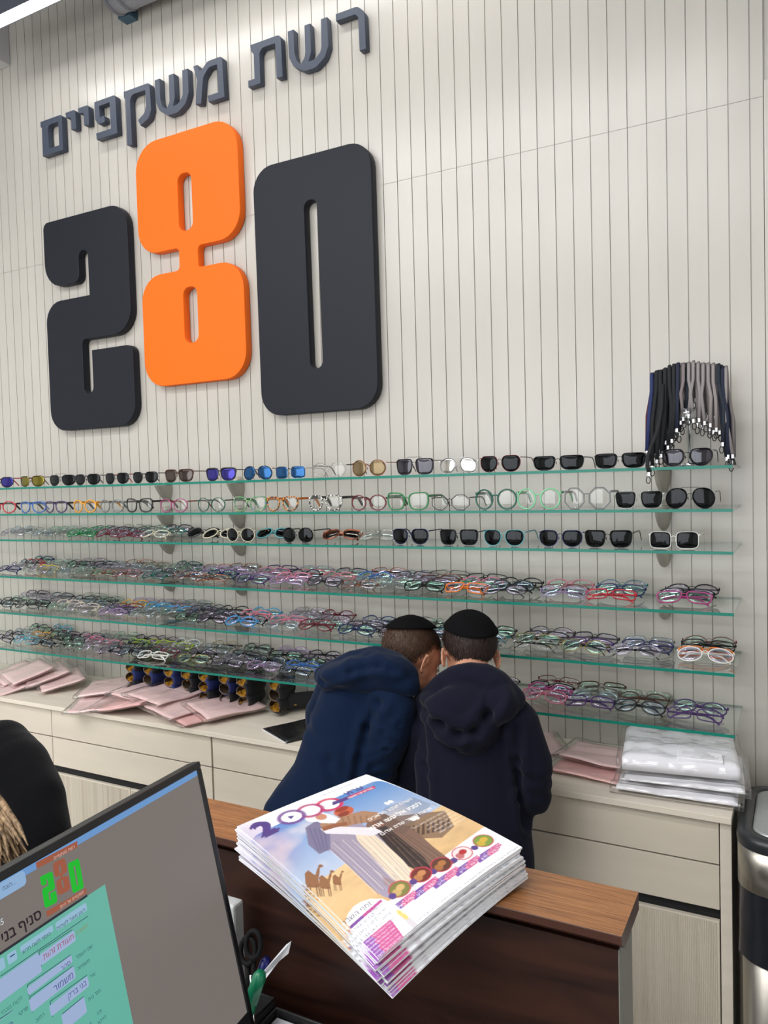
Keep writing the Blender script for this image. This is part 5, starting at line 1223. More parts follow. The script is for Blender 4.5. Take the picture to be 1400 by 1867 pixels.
# times table card
tb = [mc(500, 724), mc(516, 684), mc(545, 652), mc(585, 630), mc(630, 618), mc(690, 618), mc(745, 640), mc(900, 745), mc(690, 900)]
blend(mask_poly(tb), srgb(240, 240, 244))
ptext(heb('זמני השבת'), *mc(640, 642), .019, (70, 66, 84), .01)
fill([(520, 742), (684, 620), (692, 630), (530, 754)], (180, 70, 140)); fill([(520, 742), (590, 690), (598, 702), (530, 754)], (120, 70, 150))
for k, wd_ in enumerate(('ירושלים', 'תל אביב', 'חיפה', 'באר שבע')): ptext(heb(wd_), mc(694+k*22, 648+k*20)[0], mc(694+k*22, 648+k*20)[1], .011, (80, 80, 96), 0)
for c_ in range(3):
    for r_ in range(4): ptext(('16:%02d' % (11+7*c_+3*r_)) if c_ else '17:%02d' % (20+r_), *mc(655-c_*42+r_*22, 690+c_*30+r_*20), .011, (90, 88, 104), 0)
for k in range(2): fill([(612-k*42, 690+k*30), (615-k*42, 688+k*30), (690-k*42, 772+k*30), (687-k*42, 774+k*30)], (190, 180, 200))
for k in range(6):
    (ax, ay) = (722-k*-14, 722+k*12); u1, v1 = mc(745+k*11, 722+k*13); wl = .27-.02*(k % 2)
    blend(mask_poly([(u1-wl, v1-.012), (u1, v1-.012), (u1, v1+.010), (u1-wl, v1+.010)]), srgb(146, 84, 168)); blend(mask_poly([(u1-wl*.45, v1-.012), (u1, v1-.012), (u1, v1+.010), (u1-wl*.45, v1+.010)]), srgb(198, 92, 146))
    ptext(heb('דבר העורך על פרשת השבוע ועוד'), u1-.01, v1+.006, .0105, (238, 232, 242), 0, width=wl-.03)
u, v = mc(800, 700); 
for (x, y) in ((790, 690), (815, 705)): u, v = mc(x, y); blend(mask_poly([(u-.012, v), (u+.012, v), (u+.015, v+.075), (u-.015, v+.075)]), srgb(206, 200, 206)); ell(u, v-.008, .003, .006, (236, 200, 120))
IMG = np.clip(IMG, 0, 1)
_p = np.pad(IMG, ((1, 1), (1, 1), (0, 0)), 'edge'); _k = sum(_p[a:a+NV+1, b:b+NU+1]*w for a, b, w in ((0, 0, 1), (0, 1, 2), (0, 2, 1), (1, 0, 2), (1, 1, 4), (1, 2, 2), (2, 0, 1), (2, 1, 2), (2, 2, 1)))/16
IMS = _k[::2, ::2]
# curved sheet: the stack bends over both sides of the cap
PA, PB, PC, PD = Vector((.548, -1.537, 1.2345)), Vector((.619, -1.300, 1.2345)), Vector((.9275, -1.449, 1.240)), Vector((.842, -1.669, 1.200))
PA = at(432, 1507, 'z', 1.232); PB = at(668, 1412, 'z', 1.236); PC = at(952, 1545, 'z', 1.240); PD = at(690, 1748, 'z', 1.198)
PO = PA.copy()
def sheet(u, v):
    p = (PA*(1-u)+PB*u)*(1-v)+(PD*(1-u)+PC*u)*v
    p = p.copy(); p.z += .010*(4*u*(1-u))*(.3+.7*v)*.5+.006*4*v*(1-v)
    return p
ANCH = Vector((.73, -1.46, LZ+.0006))
M_cov = bpy.data.materials.new('cover_print'); M_cov.use_nodes = True; nt = M_cov.node_tree; b = nt.nodes['Principled BSDF']
at_ = nt.nodes.new('ShaderNodeAttribute'); at_.attribute_name = 'print'; nt.links.new(at_.outputs['Color'], b.inputs['Base Color']); b.inputs['Roughness'].default_value = .38
M_page = mat('page_edges', srgb(226, 227, 231), .8)
TH = .0023; NM = 18
def cover_mesh(nu, nv, zoff):
    vs = []; cols = []
    for j in range(nv+1):
        for i in range(nu+1):
            p = sheet(i/nu, j/nv)-ANCH; vs.append((p.x, p.y, p.z+zoff))
            cols.append(IMS[int(j/nv*MV), int(i/nu*MU)])
    fs = [(j*(nu+1)+i, j*(nu+1)+i+1, (j+1)*(nu+1)+i+1, (j+1)*(nu+1)+i) for j in range(nv) for i in range(nu)]
    me = bpy.data.meshes.new('cover'); me.from_pydata(vs, [], fs); me.materials.append(M_cov)
    ca = me.color_attributes.new('print', 'FLOAT_COLOR', 'POINT'); c4 = np.ones((len(cols), 4), np.float32); c4[:, :3] = np.array(cols); ca.data.foreach_set('color', c4.ravel())
    me.polygons.foreach_set('use_smooth', [True]*len(fs)); me.update()
    if me.polygons[0].normal.z < 0: me.flip_normals()
    return me
def pages_mesh(nu, nv):
    vs = []; fs = []
    for s_ in (0, 1):
        for j in range(nv+1):
            for i in range(nu+1):
                p = sheet(i/nu, j/nv)-ANCH; vs.append((p.x, p.y, p.z-.0002-s_*(TH-.0006)))
    st = (nu+1)*(nv+1)
    for s_ in (0, 1):
        for j in range(nv):
            for i in range(nu): a = s_*st+j*(nu+1)+i; fs.append((a, a+1, a+nu+2, a+nu+1))
    ring_ = [i for i in range(nu+1)]+[j*(nu+1)+nu for j in range(1, nv+1)]+[nv*(nu+1)+i for i in range(nu-1, -1, -1)]+[j*(nu+1) for j in range(nv-1, 0, -1)]
    for a, b2 in zip(ring_, ring_[1:]+ring_[:1]): fs.append((a, b2, st+b2, st+a))
    mb = MB(); mb.add(vs, fs, 0, False); me = mb.mesh('pages', M_page); bm = bmesh.new(); bm.from_mesh(me); bmesh.ops.recalc_face_normals(bm, faces=bm.faces); bm.to_mesh(me); bm.free(); return me
CHI, CLO, PG = cover_mesh(MU, MV, .00025), cover_mesh(60, 80, .00015), pages_mesh(14, 18)
rr = random.Random(7)
for k in range(NM):
    top_ = k == 0; grp2 = k > 9
    dx, dy, rz = (0, 0, 0) if top_ else (rr.uniform(-.004, .004)+(.0015*k*.3), rr.uniform(-.004, .003)-.0006*k*.3, rr.uniform(-.8, .8)+(1.6 if grp2 else 0))
    t = thing('magazine', 'top magazine of the stack, cover with two embracing robed figures and camels' if top_ else f'magazine in the stack on the oak cap, {ORDN[k]} from the top', 'magazine', ANCH+Vector((dx+(-.004 if grp2 else 0), dy+(.003 if grp2 else 0), -TH*k)), (0, 0, math.radians(rz)), 'stack of weekly magazines on the oak cap')
    if k: t['label'] = f"thin white-edged magazine, {ORDN[k]} from the top of the stack on the oak cap"
    link('pages', PG, t); link('cover', CHI if top_ else CLO, t)
# ================================================================ PEOPLE
M_skin = mat('skin', srgb(206, 152, 124), .5, spec=.35, bump=((90, 90, 90), .08)); 
_b = M_skin.node_tree.nodes['Principled BSDF']; _b.inputs['Subsurface Weight'].default_value = .12; _b.inputs['Subsurface Radius'].default_value = (.01, .004, .002)
M_hair = mat('hair_brown', srgb(70, 50, 38), .5, spec=.3, bump=((260, 260, 60), .9, 5))
M_hair2 = mat('hair_dark_brown', srgb(48, 36, 32), .5, spec=.3, bump=((260, 260, 60), .9, 5))
M_kip = mat('kippah_black', srgb(12, 12, 14), .95, spec=.1)
M_navy = mat('fleece_navy', srgb(13, 28, 52), .95, spec=.12, sheen=.08, bump=((420, 420, 420), .25))
M_ink2 = mat('fleece_ink', srgb(21, 22, 36), .95, spec=.12, sheen=.08, bump=((420, 420, 420), .25))
M_trou = mat('trousers_black', srgb(22, 22, 27), .85); M_shoe = mat('shoe_black', (.015, .015, .016), .5); M_eye = mat('eye_white', (.75, .75, .74), .2); M_iris = mat('eye_dark', (.02, .012, .008), .15)
def frame(fwd, upv, loc):
    y = Vector(fwd).normalized(); z = (Vector(upv)-y*Vector(upv).dot(y)).normalized(); x = y.cross(z)
    m_ = Matrix((x, y, z)).transposed().to_4x4(); m_.translation = loc; return m_
def add_head(mb, M, s=1.0):
    E = lambda c, r, m2=None: mb.ellipsoid(c, r, M=(M @ Matrix.Scale(s, 4) @ (m2 or Matrix.Identity(4))), seg=18, rings=12)
    E((0, -.008, .122), (.0705, .088, .076)); E((0, .030, .085), (.058, .058, .068)); E((0, .022, .112), (.064, .068, .060))
    E((0, .050, .028), (.033, .034, .026)); E((0, .040, .045), (.047, .040, .036)); E((.030, .060, .062), (.024, .022, .024)); E((-.030, .060, .062), (.024, .022, .024))
    for k in range(6): E((0, .083+.0035*k, .092-.005*k), (.0065+.0009*k, .009, .009))
    E((.009, .094, .064), (.007, .009, .006)); E((-.009, .094, .064), (.007, .009, .006))
    E((0, .086, .048), (.017, .008, .0048)); E((0, .084, .040), (.015, .008, .0052)); E((0, .080, .112), (.042, .012, .010))
    for sg in (-1, 1):
        R_ = Matrix.Translation((sg*.072, -.004, .077)) @ Matrix.Rotation(sg*.35, 4, 'Z') @ Matrix.Rotation(-.2, 4, 'X')
        for k in range(16):
            a = -2.2+4.9*k/15; q = (0.004*sg, -.002-.0145*math.cos(a)*.95, .025*math.sin(a)+.002)
            E(q, (.0042, .0046, .0046), R_)
        E((sg*.001, .002, -.021), (.0045, .006, .007), R_); E((sg*.0, .001, .0), (.0035, .011, .019), R_)
def hand(mb, p, d, side, s=1.0):
    """relaxed child hand: p wrist, d direction of the fingers; palm down"""
    d = Vector(d).normalized(); up = Vector((0, 0, 1)); up = (up-d*up.dot(d)).normalized(); r = d.cross(up)*side
    P_ = lambda a, b_, c: Vector(p)+(d*a+r*b_+up*c)*s
    for a in (.015, .03, .045, .056): mb.ellipsoid(P_(a, 0, 0), (.026*s, .026*s, .012*s), seg=12, rings=8)
    for k, (off, ln) in enumerate(((-.024, .044), (-.008, .054), (.009, .056), (.024, .046))):
        q = [P_(.058, off*.9, .001), P_(.058+ln*.45, off, .004), P_(.058+ln*.8, off, -.006), P_(.058+ln, off, -.016)]
        for a, b_ in zip(q[:-1], q[1:]): capsule_pts(mb, a, .0068*s, b_, .006*s, 10)
    q = [P_(.016, -.024, -.002), P_(.034, -.044, -.004), P_(.056, -.052, -.008)]
    for a, b_ in zip(q[:-1], q[1:]): capsule_pts(mb, a, .0085*s, b_, .007*s, 10)
def chain(mb, pts, n=14):
    for (a, ra), (b_, rb) in zip(pts[:-1], pts[1:]): capsule_pts(mb, a, ra, b_, rb, n)
def slab_chain(mb, secs, k=9):
    """row of flattened ellipsoids: (centre, half width, half depth, half height, yaw)"""
    for (c0, w0, d0, h0, y0), (c1, w1, d1, h1, y1) in zip(secs[:-1], secs[1:]):
        for i in range(k):
            t = i/k; c = Vector(c0).lerp(Vector(c1), t); L = lambda a, b_: a+(b_-a)*t
            mb.ellipsoid((0, 0, 0), (L(w0, w1), L(d0, d1), L(h0, h1)), M=Matrix.Translation(c) @ Matrix.Rotation(L(y0, y1), 4, 'Z'), seg=22, rings=12)
def crease(c, segs):
    d = 0
    for (a, b_, w_, dep) in segs:
        v = b_-a; t_ = max(0, min(1, (c-a).dot(v)/v.length_squared)); e_ = c-(a+v*t_); e_ = e_-FV*e_.dot(FV); L = e_.length
        d += -dep*math.exp(-(L/w_)**2)+dep*.55*math.exp(-((L-w_*2.1)/w_)**2)
    return d
def line(pts, y, w_, dep): q = [at(a, b_, 'y', y) for a, b_ in pts]; return [(a, b_, w_, dep) for a, b_ in zip(q[:-1], q[1:])]
def cloth(seed, amp=.0035, folds=(), segs=()):
    def fn(c, n_):
        p = Vector((c.x*9+seed, c.y*9, c.z*4.5)); d = amp*noise.noise(p)+amp*.5*noise.noise(p*2.7)
        for (o, ax, r, a, fr) in folds:
            v = c-o; L = v.length
            if L < r: w = (1-L/r); d += a*w*math.sin(fr*v.dot(ax)+2*noise.noise(c*14))
        if segs and n_.dot(FV) < .2: d += max(-.011, min(.008, crease(c, segs)))
        return d
    return fn
def hair_shell(name, M, s, mat_, parent, line=.062, seed=1, n=5200, kt=.5, ka=1.0):
    """scalp mass plus many short strands"""
    mb = MB(); MS = M @ Matrix.Scale(s, 4)
    core = MB(); seg, rings = 30, 22; rnd_ = random.Random(seed)
    def surf(a, th, off):   # a around (0 = front), th from top
        d = Vector((math.sin(th)*math.sin(a), math.sin(th)*math.cos(a), math.cos(th)))
        return Vector((d.x*(.0735+off), -.010+d.y*(.0895+off), .122+d.z*(.0795+off))), d
    def low(a):             # lowest hair height for a direction: fringe, sideburn, nape
        f = math.cos(a); side = abs(math.sin(a))
        if f > .35: return .150-.02*(1-f)
        if f > -.15: return .150-(.35-f)/.5*.060+(.0 if side < .5 else 0)
        return .082-(-.15-f)/.85*.060
    vs = []; fs = []
    for i in range(rings+1):
        for k in range(seg):
            a = 2*math.pi*k/seg; zl = low(a); thm = math.acos(max(-.985, min(1, (zl-.122)/.0795))); th = thm*i/rings
            p, d = surf(a, th, .0010 if i < rings else -.006); p = p+d*.002*noise.noise(p*60); vs.append(p)
    for i in range(rings):
        for k in range(seg): fs.append((i*seg+k, (i+1)*seg+k, (i+1)*seg+(k+1) % seg, i*seg+(k+1) % seg))
    mb.add(vs, fs, 0, True, MS)
    for _ in range(n):
        a = rnd_.uniform(0, 2*math.pi); zl = low(a); thm = math.acos(max(-.985, min(1, (zl-.122)/.0795))); th = thm*math.sqrt(rnd_.random())
        if th < .3: continue
        p, d = surf(a, th, .0005)
        if d.angle(Vector((0, -math.sin(kt), math.cos(kt)))) < ka: continue
        tan = Vector((d.x*d.z, d.y*d.z, -(d.x**2+d.y**2)));  tan = tan.normalized() if tan.length > 1e-4 else Vector((0, -1, 0))
        tan = (tan+Vector((rnd_.uniform(-.5, .5), rnd_.uniform(-.5, .5), rnd_.uniform(-.2, .2)))).normalized(); L = rnd_.uniform(.008, .015)
        w = d.cross(tan).normalized()*.0006
        q1 = p+tan*L*.5+d*.0028; q2 = p+tan*L+d*.0016
        b0 = len(mb.v); mb.add([p-w, p+w, q1+w*.8, q1-w*.8, q2], [(0, 1, 2, 3), (3, 2, 4)], 0, False, MS)
    return mb.build(name, mat_, parent)
def kippah(M, s, parent, tilt, off=(0, 0, 0), ang=.98):
    """round skullcap: panels meeting at the crown, stitched band"""
    MS = M @ Matrix.Scale(s, 4) @ Matrix.Translation(Vector((0, -.010, .122))+Vector(off)) @ Matrix.Rotation(tilt, 4, 'X'); mb = MB(); seg, rings = 48, 16; vs = []; fs = []
    for lay in (0, 1):
        for i in range(rings+1):
            th = ang*i/rings
            for k in range(seg):
                a = 2*math.pi*k/seg; o = (.0088 if lay == 0 else .0060)-.0011*max(0, 1-abs(((k % 12)-6)/1.0+0) if False else 0)
                if k % 12 == 0: o -= .0009
                if i >= rings-2: o += .0010
                if i == rings-3: o -= .0006
                vs.append((math.sin(th)*math.cos(a)*(.0735+o), math.sin(th)*math.sin(a)*(.0895+o), math.cos(th)*(.0795+o)+.001*(i < 3)))
    st = (rings+1)*seg
    for lay in (0, 1):
        for i in range(rings):
            for k in range(seg): fs.append((lay*st+i*seg+k, lay*st+(i+1)*seg+k, lay*st+(i+1)*seg+(k+1) % seg, lay*st+i*seg+(k+1) % seg))
    for k in range(seg): fs.append((rings*seg+k, rings*seg+(k+1) % seg, st+rings*seg+(k+1) % seg, st+rings*seg+k))
    mb.add(vs, fs, 0, True, MS); return mb.build('kippah', M_kip, parent)
def eyes(M, s, parent, lashes=True):
    for sg in (-1, 1):
        mb = MB(); mb.ellipsoid((sg*.027, .0745, .088), (.0105, .0105, .0075), M=M @ Matrix.Scale(s, 4), seg=14, rings=10); mb.build('eye', M_eye, parent)
        mb = MB(); mb.ellipsoid((sg*.027, .0825, .0855), (.0048, .0035, .0045), M=M @ Matrix.Scale(s, 4), seg=12, rings=8); mb.build('iris', M_iris, parent)
        mb = MB(); mb.tube([(sg*(.014+.026*k/6), .0865-.010*(k/6)**2-.001, .106+.003*math.sin(k/6*3.1)) for k in range(7)], .0019, 6, M=M @ Matrix.Scale(s, 4)); mb.build('eyebrow', M_hair, parent)
        if lashes:
            mb = MB(); mb.tube([(sg*(.016+.022*k/6), .0875-.006*(k/6)**2, .0862+.003*math.sin(k/6*3.1)) for k in range(7)], .0015, 6, M=M @ Matrix.Scale(s, 4)); mb.build('eyelash', M_hair2, parent)
def legs(mb, hipL, hipR, footL, footR, r=.062):
    for h, f in ((hipL, footL), (hipR, footR)):
        h, f = Vector(h), Vector(f); k = h.lerp(f, .5)+Vector((-.01, .02, 0)); chain(mb, [(h, r*1.15), (k, r*.82), (f+Vector((0, 0, .06)), r*.6)])
def shoe(mb, f, d):
    d = Vector(d).normalized(); 
    for a, w, h in ((-.03, .030, .030), (0, .032, .034), (.03, .033, .028), (.06, .036, .022), (.09, .034, .020), (.11, .026, .018)): mb.ellipsoid(Vector(f)+d*a+Vector((0, 0, h)), (w, w, h), seg=14, rings=8)
# ---------------------------------------------------------------- right boy, seen from behind
HC2 = at(856, 1174, 'y', -.43)
FW2 = (FV*.80-UV*.42-RV*.10); UP2 = UV*.9+FV*.42
MH2 = frame(FW2, UP2, (0, 0, 0)); SC2 = .97
MH2.translation = HC2-(MH2.to_3x3() @ Vector((0, -.008, .118)))*SC2
P2 = lambda px, py, y: at(px, py, 'y', y)
boy2 = thing('person', 'boy in dark hoodie and black kippah, right of the two, seen from behind', 'person', (P2(860, 1585, -.62).x, -.62, 0))
O2 = Vector(boy2.location); IB2 = Matrix.Translation(-O2)
nk2 = P2(855, 1236, -.50)
hip2 = Vector((P2(855, 1600, -.64).x, -.64, .70)); ch2 = P2(853, 1350, -.56)
shL2, shR2 = P2(772, 1318, -.56), P2(938, 1312, -.55); elL2, elR2 = P2(757, 1440, -.52), P2(972, 1452, -.54)
haL2, haR2 = Vector((elL2.x+.03, -.36, .905)), Vector((elR2.x-.05, -.35, .905))
mb = MB(); add_head(mb, MH2, SC2)
chain(mb, [(MH2 @ Vector((0, -.018, .05)), .044), (nk2, .046), (nk2+Vector((0, -.01, -.05)), .055)])
slab_chain(mb, [(nk2+Vector((0, 0, -.07)), .09, .05, .05, .4), (ch2, .105, .065, .07, .4), (hip2+Vector((0, 0, .12)), .088, .06, .07, .4), (hip2, .10, .07, .07, .4), (hip2+Vector((0, 0, -.01)), .10, .07, .07, .4)])
for a, b_, c, h_, sd in ((shL2, elL2, haL2, (.1, 1, -.1), -1), (shR2, elR2, haR2, (-.2, 1, -.1), 1)):
    chain(mb, [(a, .030), (b_, .024), (c, .020)]); hand(mb, c, h_, sd, .8)
fL2, fR2 = (hip2.x-.07, -.62, 0), (hip2.x+.07, -.60, 0)
legs(mb, hip2+Vector((-.05, 0, -.02)), hip2+Vector((.05, 0, -.02)), fL2, fR2, .052)
body2 = melt('body', mb, .0042, 5, M_skin, boy2, IB2)
eyes(IB2 @ MH2, SC2, boy2)
hair_shell('hair', IB2 @ MH2, SC2, M_hair2, boy2, seed=2, line=.05, kt=.62, ka=1.06)
kippah(IB2 @ MH2, SC2, boy2, .62, (0, -.002, .0015), ang=1.15)
# hoodie
mb = MB()
slab_chain(mb, [(nk2+Vector((.004, -.012, -.048)), .085, .058, .035, .45), (P2(855, 1318, -.555), .128, .082, .055, .45), (P2(858, 1400, -.575), .135, .092, .07, .45), (P2(862, 1480, -.60), .140, .096, .07, .45), (P2(866, 1560, -.62), .148, .100, .06, .45), (P2(866, 1640, -.63), .150, .102, .05, .45), (P2(866, 1690, -.63), .145, .100, .03, .45)])
chain(mb, [(P2(795, 1292, -.54), .046), (shL2+Vector((-.004, 0, -.01)), .056), (P2(752, 1390, -.545), .048), (P2(752, 1448, -.52), .046), (Vector((haL2.x, -.40, .925)), .034)])
chain(mb, [(P2(925, 1285, -.54), .046), (shR2+Vector((.006, 0, -.006)), .056), (P2(972, 1392, -.55), .047), (P2(973, 1452, -.54), .045), (Vector((haR2.x, -.40, .925)), .034)])
melt('hoodie', mb, .0062, 9, M_ink2, boy2, IB2, cloth(3, .0045, [(P2(972, 1430, -.56), Vector((.3, 0, 1)).normalized(), .10, .0035, 190), (P2(752, 1430, -.55), Vector((-.3, 0, 1)).normalized(), .10, .0035, 180)], line([(768, 1325), (774, 1400), (776, 1480), (772, 1560)], -.66, .009, .012)+line([(950, 1335), (950, 1400), (956, 1470), (964, 1520)], -.64, .009, .013)))
# hood resting on the back
def P2d(px, py, d): X = at(px, py, 'y', -.58); return X+(CAM-X).normalized()*d
mb = MB(); V3 = Matrix((RV, UV, -FV)).transposed().to_4x4()
def lens(P, rx, ry, rz_, rot=0):
    mb.ellipsoid((0, 0, 0), (rx, ry, rz_), M=Matrix.Translation(P) @ V3 @ Matrix.Rotation(rot, 4, 'Z'), seg=26, rings=16)
lens(P2d(852, 1296, .030), .104, .066, .056); lens(P2d(856, 1326, .036), .080, .060, .054); lens(P2d(860, 1350, .038), .046, .042, .046)
lens(P2d(796, 1290, .016), .042, .046, .050, .5); lens(P2d(916, 1284, .016), .042, .046, .050, -.5)
chain(mb, [(P2d(778, 1282, -.01), .034), (P2d(806, 1252, -.012), .034), (P2d(832, 1236, -.006), .034), (P2d(858, 1231, -.002), .034), (P2d(886, 1234, -.006), .034), (P2d(910, 1248, -.012), .033), (P2d(934, 1276, -.01), .034)])
C2 = [(774, 1300), (800, 1318), (835, 1336), (866, 1334), (890, 1312), (912, 1272)]
SEG2 = [(P2d(*a, .09), P2d(*b_, .09), .012, .014) for a, b_ in zip(C2[:-1], C2[1:])]
D2 = [(800, 1356), (830, 1364), (858, 1362), (884, 1350)]
SEG2b = [(P2d(*a, .1), P2d(*b_, .1), .007, .004) for a, b_ in zip(D2[:-1], D2[1:])]
def hood_fn2(c, n_):
    if n_.dot(FV) > .25: return 0
    return .0024*noise.noise(c*15)+.0012*noise.noise(c*38)+max(-.020, min(.010, crease(c, SEG2)))+max(-.005, crease(c, SEG2b))
melt('hood', mb, .0048, 20, M_ink2, boy2, IB2, hood_fn2)
mb = MB(); legs(mb, hip2+Vector((-.05, 0, .0)), hip2+Vector((.05, 0, .0)), fL2, fR2, .066); slab_chain(mb, [(hip2+Vector((0, 0, .04)), .112, .082, .06, .4), (hip2+Vector((0, 0, -.03)), .110, .080, .06, .4)])
melt('trousers', mb, .008, 5, M_trou, boy2, IB2, cloth(8, .004))
for f in (fL2, fR2): mb = MB(); shoe(mb, f, (-.15, 1, 0)); melt('shoe', mb, .005, 4, M_shoe, boy2, IB2)
# ---------------------------------------------------------------- left boy, leaning to the right
HC1 = at(749, 1186, 'y', -.46)
FW1 = (RV*.74+FV*.50-UV*.45); UP1 = UV*.92+RV*.22+FV*.25
MH1 = frame(FW1, UP1, (0, 0, 0)); SC1 = .97
MH1.translation = HC1-(MH1.to_3x3() @ Vector((0, -.008, .112)))*SC1
boy1 = thing('person', 'boy in blue hoodie leaning right towards the shelves, black kippah, face half seen', 'person', (P2(600, 1475, -.70).x, -.70, 0))
O1 = Vector(boy1.location); IB1 = Matrix.Translation(-O1)
nk1 = P2(712, 1232, -.52)
hip1 = Vector((P2(600, 1500, -.70).x, -.70, .70)); ch1 = P2(650, 1320, -.60)
shL1, shR1 = P2(610, 1262, -.58), P2(722, 1290, -.60); elL1, elR1 = P2(590, 1380, -.52), P2(690, 1395, -.60)
haL1, haR1 = Vector((elL1.x+.10, -.36, .905)), Vector((elR1.x+.02, -.42, .92))
mb = MB(); add_head(mb, MH1, SC1)
chain(mb, [(MH1 @ Vector((0, -.018, .05)), .043), (nk1, .045), (nk1+Vector((-.02, -.02, -.03)), .055)])
slab_chain(mb, [(nk1+Vector((-.03, -.03, -.05)), .09, .05, .05, .4), (ch1, .10, .065, .07, .4), (hip1+Vector((.03, 0, .14)), .085, .06, .07, .4), (hip1, .10, .07, .07, .4), (hip1+Vector((0, 0, -.01)), .10, .07, .07, .4)])
for a, b_, c, h_, sd in ((shL1, elL1, haL1, (.3, 1, -.1), -1), (shR1, elR1, haR1, (.1, 1, -.1), 1)):
    chain(mb, [(a, .030), (b_, .024), (c, .020)]); hand(mb, c, h_, sd, .8)
fL1, fR1 = (hip1.x-.06, -.70, 0), (hip1.x+.08, -.66, 0)
legs(mb, hip1+Vector((-.05, 0, -.02)), hip1+Vector((.05, 0, -.02)), fL1, fR1, .052)
melt('body', mb, .0040, 5, M_skin, boy1, IB1)
eyes(IB1 @ MH1, SC1, boy1)
hair_shell('hair', IB1 @ MH1, SC1, M_hair, boy1, seed=5, line=.05, kt=.40, ka=.87)
kippah(IB1 @ MH1, SC1, boy1, .40, (0, -.004, .0005), ang=.94)
mb = MB()
slab_chain(mb, [(P2(680, 1228, -.56), .070, .060, .030, .5), (P2(655, 1262, -.585), .105, .080, .045, .5), (P2(640, 1330, -.61), .122, .088, .06, .5), (P2(622, 1400, -.65), .128, .092, .06, .5), (P2(590, 1470, -.69), .158, .100, .06, .5), (P2(576, 1545, -.70), .168, .106, .05, .5), (P2(576, 1600, -.70), .162, .106, .04, .5)])
chain(mb, [(P2(690, 1252, -.585), .050), (P2(722, 1292, -.61), .056), (P2(712, 1340, -.625), .052), (P2(690, 1392, -.62), .052), (P2(694, 1430, -.56), .047), (Vector((haR1.x, -.45, .93)), .036)])
chain(mb, [(P2(610, 1250, -.575), .052), (P2(590, 1300, -.55), .052), (elL1, .044), (Vector((haL1.x, -.40, .925)), .034)])
fl = [(P2(705, 1345, -.68), Vector((.45, 0, .9)).normalized(), .055, .006, 210), (P2(690, 1410, -.66), Vector((-.3, 0, .95)).normalized(), .05, .006, 230)]
sg1 = line([(716, 1262), (690, 1290), (668, 1335), (655, 1385), (648, 1430)], -.69, .010, .010)+line([(748, 1300), (728, 1328), (700, 1340)], -.69, .006, .006)+line([(735, 1345), (705, 1372), (672, 1384)], -.69, .006, .007)+line([(560, 1330), (600, 1380), (618, 1450)], -.70, .012, .005)
melt('hoodie', mb, .0062, 8, M_navy, boy1, IB1, cloth(14, .004, fl, sg1))
def P1d(px, py, d): X = at(px, py, 'y', -.60); return X+(CAM-X).normalized()*d
mb = MB()
lens(P1d(664, 1222, .020), .115, .040, .060, .16); lens(P1d(622, 1232, .022), .068, .042, .058, .25); lens(P1d(708, 1222, .015), .066, .044, .055, -.05); lens(P1d(690, 1206, -.005), .062, .034, .050, .1)
chain(mb, [(P1d(606, 1246, .03), .032), (P1d(660, 1240, .036), .034), (P1d(712, 1240, .03), .032), (P1d(744, 1250, .012), .028)])
chain(mb, [(P1d(590, 1232, .01), .030), (P1d(640, 1206, -.01), .030), (P1d(688, 1196, -.02), .028), (P1d(722, 1206, -.02), .026), (P1d(746, 1228, -.01), .026), (P1d(752, 1254, .0), .024)])
C1 = [(592, 1240), (640, 1222), (690, 1214), (735, 1232)]
SEG1 = [(P1d(*a, .08), P1d(*b_, .08), .008, .009) for a, b_ in zip(C1[:-1], C1[1:])]
def hood_fn1(c, n_):
    if n_.dot(FV) > .25: return 0
    return .0024*noise.noise(c*15)+.0012*noise.noise(c*38)+max(-.010, min(.006, crease(c, SEG1)))
melt('hood', mb, .0048, 20, M_navy, boy1, IB1, hood_fn1)
mb = MB(); legs(mb, hip1+Vector((-.05, 0, .0)), hip1+Vector((.05, 0, .0)), fL1, fR1, .066); slab_chain(mb, [(hip1+Vector((0, 0, .04)), .112, .082, .06, .4), (hip1+Vector((0, 0, -.03)), .110, .080, .06, .4)])
melt('trousers', mb, .008, 5, M_trou, boy1, IB1, cloth(11, .004))
for f in (fL1, fR1): mb = MB(); shoe(mb, f, (0, 1, 0)); melt('shoe', mb, .005, 4, M_shoe, boy1, IB1)
# ---------------------------------------------------------------- person in black at the left edge, seated, long fair hair
M_blk3 = mat('knit_black', srgb(10, 11, 15), .95, spec=.15, sheen=.12, bump=((300, 300, 300), .4)); M_fair = mat('hair_fair', srgb(104, 80, 58), .45, spec=.35, var=((120, 120, 6), .45, srgb(166, 138, 104)), bump=((300, 300, 10), .3))
P3_ = lambda px, py, y: at(px, py, 'y', y)
sh3 = P3_(12, 1375, -1.28)
per3 = thing('person', 'person in black jumper with long fair hair, cut off by the left photo edge', 'person', (sh3.x-.22, -1.28, 0))
O3 = Vector(per3.location); IB3 = Matrix.Translation(-O3); cx3 = sh3.x-.20
nk3 = Vector((cx3-.01, -1.27, sh3.z+.075)); hd3 = Vector((cx3-.03, -1.315, nk3.z+.045))
MH3 = frame((-.3, -.85, -.45), (0, -.3, 1), hd3); hp3 = Vector((cx3-.02, -1.25, .52))
mb = MB(); add_head(mb, MH3, 1.08); chain(mb, [(MH3 @ Vector((0, -.018, .05)), .05), (nk3, .052), (nk3+Vector((0, 0, -.05)), .06)])
slab_chain(mb, [(nk3+Vector((0, 0, -.08)), .11, .06, .05, .2), (Vector((cx3, -1.27, .95)), .12, .08, .08, .2), (hp3+Vector((0, 0, .15)), .11, .08, .08, .2), (hp3, .14, .10, .08, .2), (hp3, .14, .10, .08, .2)])
